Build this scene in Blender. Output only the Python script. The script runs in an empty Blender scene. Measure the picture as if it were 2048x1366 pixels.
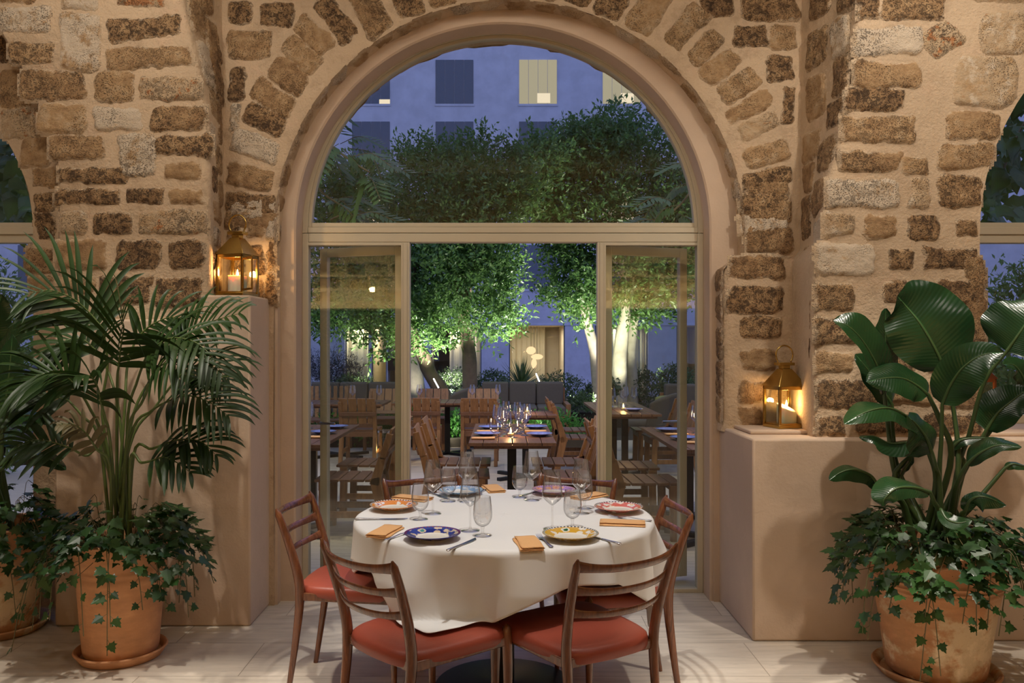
import bpy, math, random
import numpy as np
from mathutils import Vector, Matrix, noise
random.seed(7)
SC = bpy.context.scene
COL = SC.collection
F = 1677.0          # focal length in pixels of the 2048 px wide frame
CX, CY, EYE = 1008.0, 687.0, 1.5
PI = math.pi
R = math.radians

def px(x, y, Y):    # traced point of the photograph at a real depth Y
    return Vector(((x-CX)*Y/F, Y, EYE-(y-CY)*Y/F))

# ------------------------------------------------------------------ mesh builder
class MB:
    def __init__(s): s.v=[]; s.f=[]; s.m=[]
    def add(s, vs, fs, mi=0):
        o=len(s.v); s.v.extend([tuple(p) for p in vs]); s.f.extend([tuple(o+i for i in f) for f in fs]); s.m.extend([mi]*len(fs)); return s
    def box(s, x0,x1,y0,y1,z0,z1, mi=0, M=None):
        vs=[Vector((x,y,z)) for z in (z0,z1) for y in (y0,y1) for x in (x0,x1)]
        if M is not None: vs=[M@p for p in vs]
        return s.add(vs,[(0,2,3,1),(4,5,7,6),(0,1,5,4),(2,6,7,3),(0,4,6,2),(1,3,7,5)],mi)
    def bar(s, a, b, w, t, ref=(0,0,1), mi=0, w1=None, t1=None):   # rectangular bar between two points
        a=Vector(a); b=Vector(b); d=(b-a).normalized(); r=Vector(ref)
        n=(r-d*r.dot(d))
        if n.length<1e-4: n=d.orthogonal()
        n.normalize(); c=d.cross(n); w1=w if w1 is None else w1; t1=t if t1 is None else t1
        vs=[a-c*w/2-n*t/2,a+c*w/2-n*t/2,a+c*w/2+n*t/2,a-c*w/2+n*t/2,b-c*w1/2-n*t1/2,b+c*w1/2-n*t1/2,b+c*w1/2+n*t1/2,b-c*w1/2+n*t1/2]
        return s.add(vs,[(3,2,1,0),(4,5,6,7),(0,1,5,4),(1,2,6,5),(2,3,7,6),(3,0,4,7)],mi)
    def tube(s, pts, rad, n=8, ref=(0,0,1), mi=0, caps=True):
        pts=[Vector(p) for p in pts]; k=len(pts); o=len(s.v); r0=Vector(ref); vs=[]; prev=None
        for i,p in enumerate(pts):
            t=(pts[min(i+1,k-1)]-pts[max(i-1,0)])
            t=t.normalized() if t.length>1e-9 else Vector((0,0,1))
            q=prev if prev is not None else r0
            nn=q-t*q.dot(t)
            if nn.length<1e-3: nn=t.orthogonal()
            nn.normalize(); prev=nn; b=t.cross(nn)
            rr=rad[i] if isinstance(rad,(list,tuple)) else rad
            ra,rb=(rr if isinstance(rr,tuple) else (rr,rr))
            for j in range(n):
                a=2*PI*j/n; vs.append(p+nn*ra*math.cos(a)+b*rb*math.sin(a))
        fs=[]
        for i in range(k-1):
            for j in range(n):
                j2=(j+1)%n; fs.append((i*n+j,i*n+j2,(i+1)*n+j2,(i+1)*n+j))
        if caps: fs.append(tuple(range(n-1,-1,-1))); fs.append(tuple((k-1)*n+j for j in range(n)))
        return s.add(vs,fs,mi)
    def lathe(s, prof, n=32, c=(0,0,0), mi=0, wob=None, close=False):
        vs=[];fs=[];k=len(prof); c=Vector(c)
        for i,(r,z) in enumerate(prof):
            for j in range(n):
                a=2*PI*j/n; rr=r*(1+(wob(a,z) if wob else 0)); vs.append(c+Vector((rr*math.cos(a),rr*math.sin(a),z)))
        for i in range(k-1):
            for j in range(n):
                j2=(j+1)%n; fs.append((i*n+j,i*n+j2,(i+1)*n+j2,(i+1)*n+j))
        if close: fs.append(tuple(range(n-1,-1,-1))); fs.append(tuple((k-1)*n+j for j in range(n)))
        return s.add(vs,fs,mi)
    def grid(s, fn, nu, nv, mi=0, flip=False):      # fn(u,v) -> point, u,v in 0..1
        vs=[fn(i/nu,j/nv) for j in range(nv+1) for i in range(nu+1)]; fs=[]
        for j in range(nv):
            for i in range(nu):
                a=j*(nu+1)+i; q=(a,a+1,a+nu+2,a+nu+1); fs.append(q[::-1] if flip else q)
        return s.add(vs,fs,mi)
    def build(s, name, mats, parent=None, loc=None, rotz=None, smooth=40, bevel=0, seg=2, subsurf=0, link=True):
        me=bpy.data.meshes.new(name); me.from_pydata(s.v,[],s.f)
        if not isinstance(mats,(list,tuple)): mats=[mats]
        for m in mats: me.materials.append(m)
        if len(mats)>1: me.polygons.foreach_set('material_index',s.m)
        if smooth:
            me.polygons.foreach_set('use_smooth',[True]*len(me.polygons))
            me.set_sharp_from_angle(angle=R(smooth))
        me.update()
        o=bpy.data.objects.new(name,me); COL.objects.link(o)
        if parent is not None: o.parent=parent
        if loc is not None: o.location=loc
        if rotz is not None: o.rotation_euler=(0,0,rotz)
        if bevel:
            b=o.modifiers.new('b','BEVEL'); b.width=bevel; b.segments=seg; b.limit_method='ANGLE'; b.angle_limit=R(35)
        if subsurf:
            d=o.modifiers.new('s','SUBSURF'); d.levels=subsurf; d.render_levels=subsurf
        return o

def tag(o, label=None, cat=None, group=None, kind=None):
    if label: o['label']=label
    if cat: o['category']=cat
    if group: o['group']=group
    if kind: o['kind']=kind
    return o
def thing(name, label, cat, loc=(0,0,0), rotz=0, group=None):
    o=bpy.data.objects.new(name,None); COL.objects.link(o); o.location=loc; o.rotation_euler=(0,0,rotz); o.empty_display_size=.1
    return tag(o,label,cat,group)
def struct(o): o['kind']='structure'; return o
def dup(o, parent=None):
    c=o.copy(); COL.objects.link(c)
    if parent is not None: c.parent=parent
    for ch in list(o.children): dup(ch,c)
    return c
def dup_at(src, loc, rotz, label, group=None, first=False):
    o=src if first else dup(src)
    o.location=loc; o.rotation_euler=(0,0,rotz); o['label']=label
    if group: o['group']=group
    return o
def curve(pts, n=12):       # Catmull-Rom through points
    P=[Vector(p) for p in pts]; P=[P[0]*2-P[1]]+P+[P[-1]*2-P[-2]]; out=[]
    m=len(P)-3
    for i in range(n+1):
        t=i/n*m; k=min(int(t),m-1); t-=k; a,b,c,d=P[k:k+4]
        out.append(.5*((2*b)+(c-a)*t+(2*a-5*b+4*c-d)*t*t+(3*b-a-3*c+d)*t**3))
    return out
def lerp(a,b,t): return a+(b-a)*t
def interp(x, tab):
    if x<=tab[0][0]: return tab[0][1]
    for (x0,y0),(x1,y1) in zip(tab,tab[1:]):
        if x<=x1: return y0+(y1-y0)*(x-x0)/(x1-x0)
    return tab[-1][1]
def sstep(a,b,x):
    t=max(0,min(1,(x-a)/(b-a))); return t*t*(3-2*t)

# ------------------------------------------------------------------ materials
class NT:
    def __init__(s,name):
        s.mat=bpy.data.materials.new(name); s.mat.use_nodes=True; s.t=s.mat.node_tree; s.t.nodes.clear()
        s.out=s.n('ShaderNodeOutputMaterial')
    def n(s,ty,**kw):
        o=s.t.nodes.new(ty)
        for k,v in kw.items(): setattr(o,k,v)
        return o
    def l(s,a,b): s.t.links.new(a,b)
    def s_(s,inp,val):
        if hasattr(val,'is_output') or isinstance(val,bpy.types.NodeSocket): s.l(val,inp)
        else: inp.default_value=val
    def math(s,op,a,b=0,c=None,clamp=False):
        o=s.n('ShaderNodeMath',operation=op); o.use_clamp=clamp
        s.s_(o.inputs[0],a); s.s_(o.inputs[1],b)
        if c is not None: s.s_(o.inputs[2],c)
        return o.outputs[0]
    def mix(s,fac,a,b):
        o=s.n('ShaderNodeMix',data_type='RGBA'); s.s_(o.inputs[0],fac); s.s_(o.inputs[6],rgba(a)); s.s_(o.inputs[7],rgba(b)); return o.outputs[2]
    def ramp(s,fac,stops,interp='LINEAR'):
        o=s.n('ShaderNodeValToRGB'); s.s_(o.inputs[0],fac); cr=o.color_ramp; cr.interpolation=interp
        while len(cr.elements)<len(stops): cr.elements.new(.5)
        for e,(p,c) in zip(cr.elements,stops): e.position=p; e.color=rgba(c)
        return o.outputs[0]
    def step(s,a,b,x):
        o=s.n('ShaderNodeMapRange',interpolation_type='SMOOTHSTEP'); s.s_(o.inputs[0],x); o.inputs[1].default_value=a; o.inputs[2].default_value=b; return o.outputs[0]
    def coord(s,which='Object',scale=(1,1,1),rot=(0,0,0)):
        c=s.n('ShaderNodeTexCoord'); m=s.n('ShaderNodeMapping'); m.inputs['Scale'].default_value=scale; m.inputs['Rotation'].default_value=rot
        s.l(c.outputs[which],m.inputs[0]); return m.outputs[0]
    def noise(s,vec,scale,detail=4,rough=.55,dist=0):
        o=s.n('ShaderNodeTexNoise'); s.l(vec,o.inputs['Vector']); o.inputs['Scale'].default_value=scale; o.inputs['Detail'].default_value=detail; o.inputs['Roughness'].default_value=rough; o.inputs['Distortion'].default_value=dist
        return o.outputs[0]
    def voro(s,vec,scale,feature='F1',out=0,rand=1):
        o=s.n('ShaderNodeTexVoronoi',feature=feature); s.l(vec,o.inputs['Vector']); o.inputs['Scale'].default_value=scale
        o.inputs['Randomness'].default_value=rand
        return o.outputs[out]
    def bump(s,h,strength=.3,dist=.01,normal=None):
        o=s.n('ShaderNodeBump'); o.inputs['Strength'].default_value=strength; o.inputs['Distance'].default_value=dist; s.l(h,o.inputs['Height'])
        if normal is not None: s.l(normal,o.inputs['Normal'])
        return o.outputs[0]
    def pbr(s,color,rough=.5,metal=0,normal=None,**kw):
        o=s.n('ShaderNodeBsdfPrincipled'); s.s_(o.inputs['Base Color'],rgba(color)); s.s_(o.inputs['Roughness'],rough); o.inputs['Metallic'].default_value=metal
        for k,v in kw.items(): s.s_(o.inputs[k.replace('_',' ')],v)
        if normal is not None: s.l(normal,o.inputs['Normal'])
        s.l(o.outputs[0],s.out.inputs[0]); return o
def rgba(c):
    if isinstance(c,(tuple,list)): return tuple(c) if len(c)==4 else (*c,1)
    return c
def simple(name,color,rough=.5,metal=0,var=.12,scale=8,bump=0,bscale=60,**kw):
    t=NT(name); v=t.coord(); n=t.noise(v,scale)
    c=t.mix(n,tuple(x*(1-var) for x in color),tuple(min(1,x*(1+var)) for x in color))
    nb=t.bump(t.noise(v,bscale),bump,.004) if bump else None
    t.pbr(c,rough,metal,nb,**kw); return t.mat

def m_plaster(name,color,red=.0,rough=0):
    t=NT(name); v=t.coord('Object')
    a=t.noise(v,1.3,5,.6); b=t.noise(v,9,4,.6)
    c=t.mix(t.step(.3,.7,a),tuple(x*.88 for x in color),tuple(min(1,x*1.08) for x in color))
    c=t.mix(t.math('MULTIPLY',b,.25),c,(color[0]*.85,color[1]*.75,color[2]*.65))
    if rough:
        d=t.noise(v,4.2,6,.7); c=t.mix(t.math('MULTIPLY',t.step(.52,.68,d),.55),c,(color[0]*1.06,color[1]*.98,color[2]*.98)); c=t.mix(t.math('MULTIPLY',t.step(.50,.36,t.noise(v,6.5,7,.75)),.55),c,(color[0]*.70,color[1]*.66,color[2]*.62))
        c=t.mix(t.math('MULTIPLY',t.step(.60,.68,t.noise(v,15,6,.7)),.5),c,(color[0]*1.16,color[1]*1.2,color[2]*1.25))
    h=t.math('ADD',t.math('MULTIPLY',b,.7),t.math('MULTIPLY',t.noise(v,70,3,.6),.3))
    t.pbr(c,.88,0,t.bump(h,.75 if rough else .3,.025 if rough else .015)); return t.mat
def m_stone():
    t=NT('rough_stone'); v=t.coord('Object')
    at=t.n('ShaderNodeAttribute',attribute_name='stone'); sp=t.n('ShaderNodeSeparateColor'); t.l(at.outputs['Color'],sp.inputs[0])
    tint,pit,lime=sp.outputs[0],sp.outputs[1],sp.outputs[2]
    n1=t.noise(v,14,6,.65); n2=t.noise(v,45,5,.7); big=t.noise(v,5,3,.5)
    f=t.math('ADD',tint,t.math('MULTIPLY',t.math('SUBTRACT',n1,.5),1.5),clamp=True)
    c=t.ramp(f,[(0,(.15,.083,.038)),(.25,(.33,.195,.092)),(.5,(.49,.315,.158)),(.8,(.58,.43,.27)),(.97,(.54,.37,.21)),(1,(.50,.21,.08))])
    c=t.mix(t.math('MULTIPLY',n2,.4),c,(.20,.12,.06))
    # lime wash patches
    lf=t.step(.0,.14,t.math('SUBTRACT',t.math('ADD',t.math('MULTIPLY',lime,.62),t.math('MULTIPLY',t.math('SUBTRACT',t.noise(v,11,5,.7),.5),.9)),.36))
    c=t.mix(t.math('MULTIPLY',lf,.85),c,(.64,.53,.40))
    # pits
    w=t.n('ShaderNodeVectorMath',operation='ADD'); t.l(v,w.inputs[0]); 
    nz=t.n('ShaderNodeTexNoise'); t.l(v,nz.inputs['Vector']); nz.inputs['Scale'].default_value=30
    sc=t.n('ShaderNodeVectorMath',operation='SCALE'); t.l(nz.outputs['Color'],sc.inputs[0]); sc.inputs['Scale'].default_value=.03
    t.l(sc.outputs[0],w.inputs[1])
    vo=t.noise(w.outputs[0],34,6,.72,.4); vo2=t.voro(w.outputs[0],125)
    dens=t.math('ADD',t.math('MULTIPLY',pit,.75),t.math('MULTIPLY',t.math('SUBTRACT',big,.5),1.1))
    p1=t.math('MULTIPLY',t.step(.53,.60,vo),t.step(.25,.6,dens))
    p2=t.math('MULTIPLY',t.step(.42,.2,vo2),t.step(.05,.42,dens))
    p=t.math('MAXIMUM',p1,t.math('MULTIPLY',p2,.75),clamp=True)
    c=t.mix(t.math('MULTIPLY',p,.82),c,(.060,.033,.016))
    h=t.math('SUBTRACT',t.math('ADD',t.math('MULTIPLY',n1,.6),t.math('MULTIPLY',n2,.55)),t.math('MULTIPLY',p,.8))
    e=t.math('ADD',at.outputs['Alpha'],t.math('MULTIPLY',t.math('SUBTRACT',t.noise(v,22,7,.78),.5),2.6))
    c=t.mix(t.step(.50,.10,e),c,(.56,.415,.27))
    t.pbr(c,.92,0,t.bump(h,.9,.02)); return t.mat
def m_travertine(name,color,rot=0,sx=1.2,sy=.42,rough=.3,joint=(.33,.28,.22)):
    t=NT(name); v=t.coord('Object',rot=(0,0,rot))
    br=t.n('ShaderNodeTexBrick'); t.l(v,br.inputs['Vector']); br.offset=.37
    for k,x in (('Scale',1),('Mortar Size',.0025),('Mortar Smooth',.3),('Brick Width',sx),('Row Height',sy),('Bias',0)): br.inputs[k].default_value=x
    br.inputs['Color1'].default_value=(.25,.25,.25,1); br.inputs['Color2'].default_value=(.8,.8,.8,1); br.inputs['Mortar'].default_value=(0,0,0,1)
    st=t.coord('Object',scale=(1.1,11,1),rot=(0,0,rot)); n=t.noise(st,2.3,6,.62,.6); n2=t.noise(st,9,4,.6)
    shade=t.math('ADD',t.math('MULTIPLY',n,.65),t.math('MULTIPLY',br.outputs['Color'],.35))
    c=t.ramp(shade,[(.25,tuple(x*.62 for x in color)),(.5,color),(.75,tuple(min(1,x*1.18) for x in color))])
    c=t.mix(t.step(.62,.7,n2),c,tuple(x*.72 for x in color))
    c=t.mix(br.outputs['Fac'],c,joint)
    t.pbr(c,t.math('ADD',rough,t.math('MULTIPLY',n2,.25)),0,t.bump(t.math('SUBTRACT',n2,br.outputs['Fac']),.12,.004)); return t.mat
def m_wood(name,dark,light,rough=.4,scale=14,coat=0,axis='z'):
    t=NT(name); s={'z':(6,6,.7),'x':(.7,6,6),'y':(6,.7,6)}[axis]; v=t.coord('Object',scale=s)
    n=t.noise(v,scale*.5,5,.6,1.2); n2=t.noise(v,scale*3,3,.6)
    oi=t.n('ShaderNodeObjectInfo')
    f=t.math('ADD',t.math('MULTIPLY',n,.8),t.math('MULTIPLY',n2,.25))
    c=t.ramp(f,[(.3,dark),(.72,light)])
    t.pbr(c,rough,0,t.bump(n2,.12,.002),Coat_Weight=coat,Coat_Roughness=.25); return t.mat
def m_glass(name,edge=.55,tint=(.97,.98,.97),boost=1.0,rough=0.0,pw=6):
    t=NT(name); lw=t.n('ShaderNodeLayerWeight'); lw.inputs[0].default_value=.5
    fr=t.math('MULTIPLY_ADD',t.math('POWER',lw.outputs['Facing'],5),.9,.045)
    tr=t.n('ShaderNodeBsdfTransparent'); t.l(t.mix(t.math('POWER',lw.outputs['Facing'],pw),tint,tuple(x*edge for x in tint)),tr.inputs[0])
    gl=t.n('ShaderNodeBsdfGlossy'); gl.inputs['Roughness'].default_value=rough
    mx=t.n('ShaderNodeMixShader'); t.l(t.math('MULTIPLY',fr,boost,clamp=True),mx.inputs[0]); t.l(tr.outputs[0],mx.inputs[1]); t.l(gl.outputs[0],mx.inputs[2]); t.l(mx.outputs[0],t.out.inputs[0])
    return t.mat
def m_leaf(name,a,b,rough=.4,trans=.25,scale=3,veins=False,spec=.5):
    t=NT(name); v=t.coord('Object'); n=t.noise(v,scale,3)
    c=t.mix(t.step(.3,.7,n),a,b); nb=None
    if veins:
        uv=t.n('ShaderNodeUVMap'); sp=t.n('ShaderNodeSeparateXYZ'); t.l(uv.outputs[0],sp.inputs[0])
        x=t.math('ABSOLUTE',t.math('SUBTRACT',sp.outputs[0],.5))
        w=t.math('SINE',t.math('MULTIPLY',t.math('ADD',sp.outputs[1],t.math('MULTIPLY',x,-.25)),170))
        nb=t.bump(w,.10,.003); mid=t.step(.022,.008,x); c=t.mix(mid,c,tuple(min(1,k*3.2+.01) for k in b))
    p=t.pbr(c,rough,0,nb,Specular_IOR_Level=spec)
    tl=t.n('ShaderNodeBsdfTranslucent'); t.l(t.mix(.5,c,tuple(min(1,k*2.0) for k in b)),tl.inputs[0])
    mx=t.n('ShaderNodeMixShader'); mx.inputs[0].default_value=trans; t.l(p.outputs[0],mx.inputs[1]); t.l(tl.outputs[0],mx.inputs[2]); t.l(mx.outputs[0],t.out.inputs[0])
    return t.mat
def m_emit(name,color,strength):
    t=NT(name); e=t.n('ShaderNodeEmission'); e.inputs[0].default_value=rgba(color); e.inputs[1].default_value=strength; t.l(e.outputs[0],t.out.inputs[0]); return t.mat
def m_terracotta(name,color,patch=0):
    t=NT(name); v=t.coord('Object',scale=(1,1,3.2)); n=t.noise(v,5,5,.6); v2=t.coord('Object'); n2=t.noise(v2,50,4,.6)
    c=t.ramp(n,[(.3,tuple(x*.75 for x in color)),(.55,color),(.8,(min(1,color[0]*1.25),color[1]*1.35,color[2]*1.45))])
    c=t.mix(t.math('MULTIPLY',n2,.35),c,tuple(x*.6 for x in color))
    if patch:
        v3=t.coord('Object',scale=(1,1,1.2),rot=(0,R(35),0)); p=t.noise(v3,4.2,6,.65)
        sp=t.n('ShaderNodeSeparateXYZ'); t.l(v2,sp.inputs[0])
        low=t.step(.42,.22,sp.outputs[2])
        f=t.math('MULTIPLY',t.step(.46,.56,p),low); c=t.mix(t.math('MULTIPLY',f,patch),c,(.72,.56,.36))
        f2=t.math('MULTIPLY',t.step(.6,.5,t.noise(v3,7,5,.7)),low); c=t.mix(t.math('MULTIPLY',f2,.25),c,(.30,.19,.08))
    t.pbr(c,.8,0,t.bump(t.math('ADD',n,n2),.2,.006)); return t.mat
def m_plate(name,rim,blob,accent,dash=(.02,.02,.04),edge=None,centre=(.78,.74,.66),dense=1.0):
    t=NT(name); v=t.coord('Object'); sp=t.n('ShaderNodeSeparateXYZ'); t.l(v,sp.inputs[0]); x,y=sp.outputs[0],sp.outputs[1]
    r=t.math('DIVIDE',t.math('SQRT',t.math('ADD',t.math('MULTIPLY',x,x),t.math('MULTIPLY',y,y))),.108)
    a=t.math('ARCTAN2',y,x)
    cb=t.n('ShaderNodeCombineXYZ'); t.l(t.math('MULTIPLY',a,1.45*dense),cb.inputs[0]); t.l(t.math('MULTIPLY',r,2.6),cb.inputs[1])
    d=t.voro(cb.outputs[0],1.15,rand=.8); cc=t.voro(cb.outputs[0],1.15,out=1,rand=.8); wv=t.noise(cb.outputs[0],3.5,3)
    s2=t.n('ShaderNodeSeparateColor'); t.l(cc,s2.inputs[0])
    dd=t.math('ADD',d,t.math('MULTIPLY',t.math('SUBTRACT',wv,.5),.5))
    c=t.mix(t.step(.44,.40,dd),rim,blob)
    line=t.math('MULTIPLY',t.step(.09,.05,t.math('ABSOLUTE',t.math('SUBTRACT',dd,.22))),t.step(.35,.45,s2.outputs[0]))
    c=t.mix(line,c,accent)
    c=t.mix(t.math('MULTIPLY',t.step(.2,.14,dd),t.step(.6,.5,s2.outputs[1])),c,accent)
    c=t.mix(t.step(.60,.57,r),c,centre)
    ring=t.step(.905,.915,r); c=t.mix(ring,c,edge if edge else centre)
    dsh=t.math('MULTIPLY',t.math('GREATER_THAN',t.math('SINE',t.math('MULTIPLY',a,46)),.0),t.math('MULTIPLY',ring,t.step(.985,.98,r))); c=t.mix(dsh,c,dash)
    c=t.mix(t.step(.984,.988,r),c,rim)
    p=t.pbr(c,.15,0,None); return t.mat

M={}
M['plaster']=m_plaster('warm_plaster',(.60,.455,.335))
M['mortar']=m_plaster('lime_mortar',(.57,.425,.28),rough=1)
M['stone']=m_stone()
M['floor']=m_travertine('travertine_floor',(.60,.53,.44),rot=0)
M['terrace']=m_travertine('travertine_terrace',(.53,.46,.35),rot=0,sx=1.5,sy=.75,rough=.45)
M['frame']=simple('cream_painted_metal',(.56,.49,.36),.45,0,.04)
M['pane']=m_glass('window_glass',.9,(.93,.95,.92),1.15)
M['crystal']=m_glass('clear_glass',.25,(.992,.992,.99),2.4,pw=4)
M['rosewood']=m_wood('rosewood',(.055,.017,.008),(.25,.088,.036),.24,12,.5)
M['leather']=simple('brick_red_leather',(.31,.062,.036),.40,0,.12,6,.12,220)
def m_cloth():
    t=NT('white_tablecloth'); v=t.coord('Object'); w=t.noise(v,420,2); n=t.noise(v,5,3)
    t.pbr(t.mix(n,(.77,.76,.745),(.81,.80,.785)),.75,0,t.bump(w,.08,.001),Sheen_Weight=.15); return t.mat
M['cloth']=m_cloth()
def m_napkin():
    t=NT('orange_napkin'); v=t.coord('Object',scale=(1,1,1)); w=t.n('ShaderNodeTexWave'); t.l(v,w.inputs[0]); w.inputs['Scale'].default_value=75; 
    c=t.mix(w.outputs[1],(.70,.37,.15),(.78,.45,.20)); t.pbr(c,.85,0,t.bump(w.outputs[1],.3,.002)); return t.mat
M['napkin']=m_napkin()
M['steel']=simple('polished_steel',(.62,.62,.64),.18,1,.03)
M['black_metal']=simple('black_metal',(.018,.017,.016),.4,.6,.1)
M['brass']=simple('aged_brass',(.55,.36,.10),.22,1,.25,12)
M['copper']=simple('copper',(.42,.17,.08),.35,1,.2,12)
M['wax']=simple('cream_candle_wax',(.90,.82,.62),.5,0,.05,Subsurface_Weight=.4,Subsurface_Scale=.02,Subsurface_Radius=(1,.62,.3))
M['flame']=m_emit('candle_flame',(1,.62,.22),60)
M['terracotta']=m_terracotta('terracotta',(.66,.32,.15),0)
M['terracotta_worn']=m_terracotta('worn_terracotta',(.56,.26,.115),.9)
M['soil']=simple('dark_soil',(.03,.02,.012),.95,0,.3,30,.5)
M['palm']=m_leaf('palm_leaf',(.013,.034,.007),(.026,.060,.010),.45,.12,4,spec=.35)
M['palm_stem']=simple('palm_stem',(.09,.13,.03),.45,0,.2)
M['paddle']=m_leaf('paddle_leaf',(.009,.030,.010),(.018,.056,.016),.24,.10,3,True)
M['paddle_stem']=simple('paddle_stem',(.04,.075,.02),.4,0,.2)
M['ivy']=m_leaf('grape_ivy_leaf',(.013,.045,.012),(.035,.095,.020),.38,.15,5)
M['vine']=simple('vine_stem',(.12,.10,.04),.6)
M['tree_leaf']=m_leaf('tree_leaf',(.045,.11,.028),(.12,.23,.06),.38,.35,2)
M['big_leaf']=m_leaf('courtyard_leaf',(.03,.08,.02),(.07,.15,.03),.4,.3,3)
M['shrub']=m_leaf('shrub_leaf',(.05,.09,.04),(.11,.17,.07),.5,.25,5)
M['grass']=m_leaf('ground_cover',(.05,.17,.03),(.10,.30,.05),.45,.3,5)
M['lavender']=m_leaf('lavender',(.05,.06,.055),(.10,.09,.13),.6,.2,5)
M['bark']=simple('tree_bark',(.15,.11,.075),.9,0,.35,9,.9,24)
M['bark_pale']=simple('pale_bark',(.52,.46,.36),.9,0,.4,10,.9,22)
M['teak']=m_wood('teak',(.125,.054,.02),(.31,.152,.06),.45,10)
M['teak_x']=m_wood('teak_boards',(.085,.038,.022),(.21,.10,.055),.42,10,0,'y')
M['sofa']=simple('charcoal_fabric',(.105,.092,.074),.9,0,.1,30,.2,300)
M['green_cushion']=simple('olive_cushion',(.20,.22,.07),.85,0,.1)
M['facade']=m_plaster('dusk_tinted_render',(.62,.62,.70))  # whitish wall; some blue of the dusk light is mixed into its colour
M['shutter']=simple('grey_blind',(.13,.145,.175),.5,0,.06)
M['room']=simple('warm_room_paint',(.66,.57,.44),.8,0,.05)
def m_curtain():
    t=NT('sheer_curtain'); v=t.coord(); t.pbr((.74,.68,.54),.9); return t.mat
M['curtain']=m_curtain()
M['litblind']=m_emit('lit_blind',(.70,.60,.44),.70)
M['litlamp']=m_emit('lit_lamp',(1,.82,.62),1.1)
M['paperlamp']=m_emit('paper_lantern',(1,.63,.36),1.6)
M['tube']=m_emit('tube_lamp',(1,.95,.85),14)
M['earth']=simple('garden_earth',(.05,.04,.025),.95,0,.3,6,.6)
M['blueplate']=simple('blue_outdoor_plate',(.16,.20,.50),.2,0,.5,40)
M['ceil']=m_plaster('ceiling_plaster',(.26,.20,.14))
# ================================================================== room shell
YA=4.80       # stone arch wall plane
def arch_boundary(xc,Rr,zs,n=40,z0=0):
    pts=[(xc-Rr,z0),(xc-Rr,lerp(z0,zs,.5))]
    for i in range(n+1):
        a=PI-PI*i/n; pts.append((xc+Rr*math.cos(a),zs+Rr*math.sin(a)))
    pts+=[(xc+Rr,lerp(z0,zs,.5)),(xc+Rr,z0)]
    return pts
def arch_panel(mb,xc,Rr,zs,xl,xr,zt,Y,mi=0,n=40,z0=0,flip=False,wob=0):
    B=arch_boundary(xc,Rr,zs,n,z0); O=[]
    for i,(x,z) in enumerate(B):
        if i<2: O.append((xl,z))
        elif i>=len(B)-2: O.append((xr,z))
        else:
            a=math.atan2(z-zs,x-xc); c,s=math.cos(a),math.sin(a); ts=[]
            if c>1e-6: ts.append((xr-xc)/c)
            if c<-1e-6: ts.append((xl-xc)/c)
            if s>1e-6: ts.append((zt-zs)/s)
            t=min(ts); O.append((xc+c*t,zs+s*t))
    # insert exact corners
    vs=[];fs=[]
    for (x,z),(X,Z) in zip(B,O):
        w=0
        if wob and z>zs*.3: w=wob*noise.noise(Vector((x*9,z*9,Y)))
        d=Vector((x-xc,0,max(z-zs,0)));d=d.normalized() if d.length>0 else Vector((0,0,0))
        vs.append((x+d.x*w,Y,z+d.z*w)); vs.append((X,Y,Z))
    for i in range(len(B)-1):
        q=(2*i,2*i+1,2*i+3,2*i+2); fs.append(q[::-1] if flip else q)
    mb.add(vs,fs,mi)
    for cxn,s in ((xl,-1),(xr,1)):      # corner triangles between ring and rectangle corner
        k=[i for i in range(len(O)-1) if (abs(O[i][0]-cxn)<1e-6)!=(abs(O[i+1][0]-cxn)<1e-6)]
        for i in k:
            mb.add([(O[i][0],Y,O[i][1]),(cxn,Y,zt),(O[i+1][0],Y,O[i+1][1])],[(0,1,2)],mi)
    return B
def arch_soffit(mb,xc,Rr,zs,Y0,Y1,mi=0,n=40,z0=0,R1=None,xc1=None,zs1=None,nb=4,wob=0):
    B0=arch_boundary(xc,Rr,zs,n,z0); B1=arch_boundary(xc if xc1 is None else xc1, Rr if R1 is None else R1, zs if zs1 is None else zs1,n,z0)
    vs=[];fs=[]
    for (a,b) in zip(B0,B1):
        for j in range(nb+1):
            t=j/nb; x=lerp(a[0],b[0],t); z=lerp(a[1],b[1],t); Y=lerp(Y0,Y1,t)
            w=wob*noise.noise(Vector((x*8,z*8,Y*8))) if wob and 0<j<nb else 0
            vs.append((x+w,Y,z+(w if z>zs else 0)))
    k=nb+1
    for i in range(len(B0)-1):
        for j in range(nb): fs.append((i*k+j,(i+1)*k+j,(i+1)*k+j+1,i*k+j+1))
    mb.add(vs,fs,mi)

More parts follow.
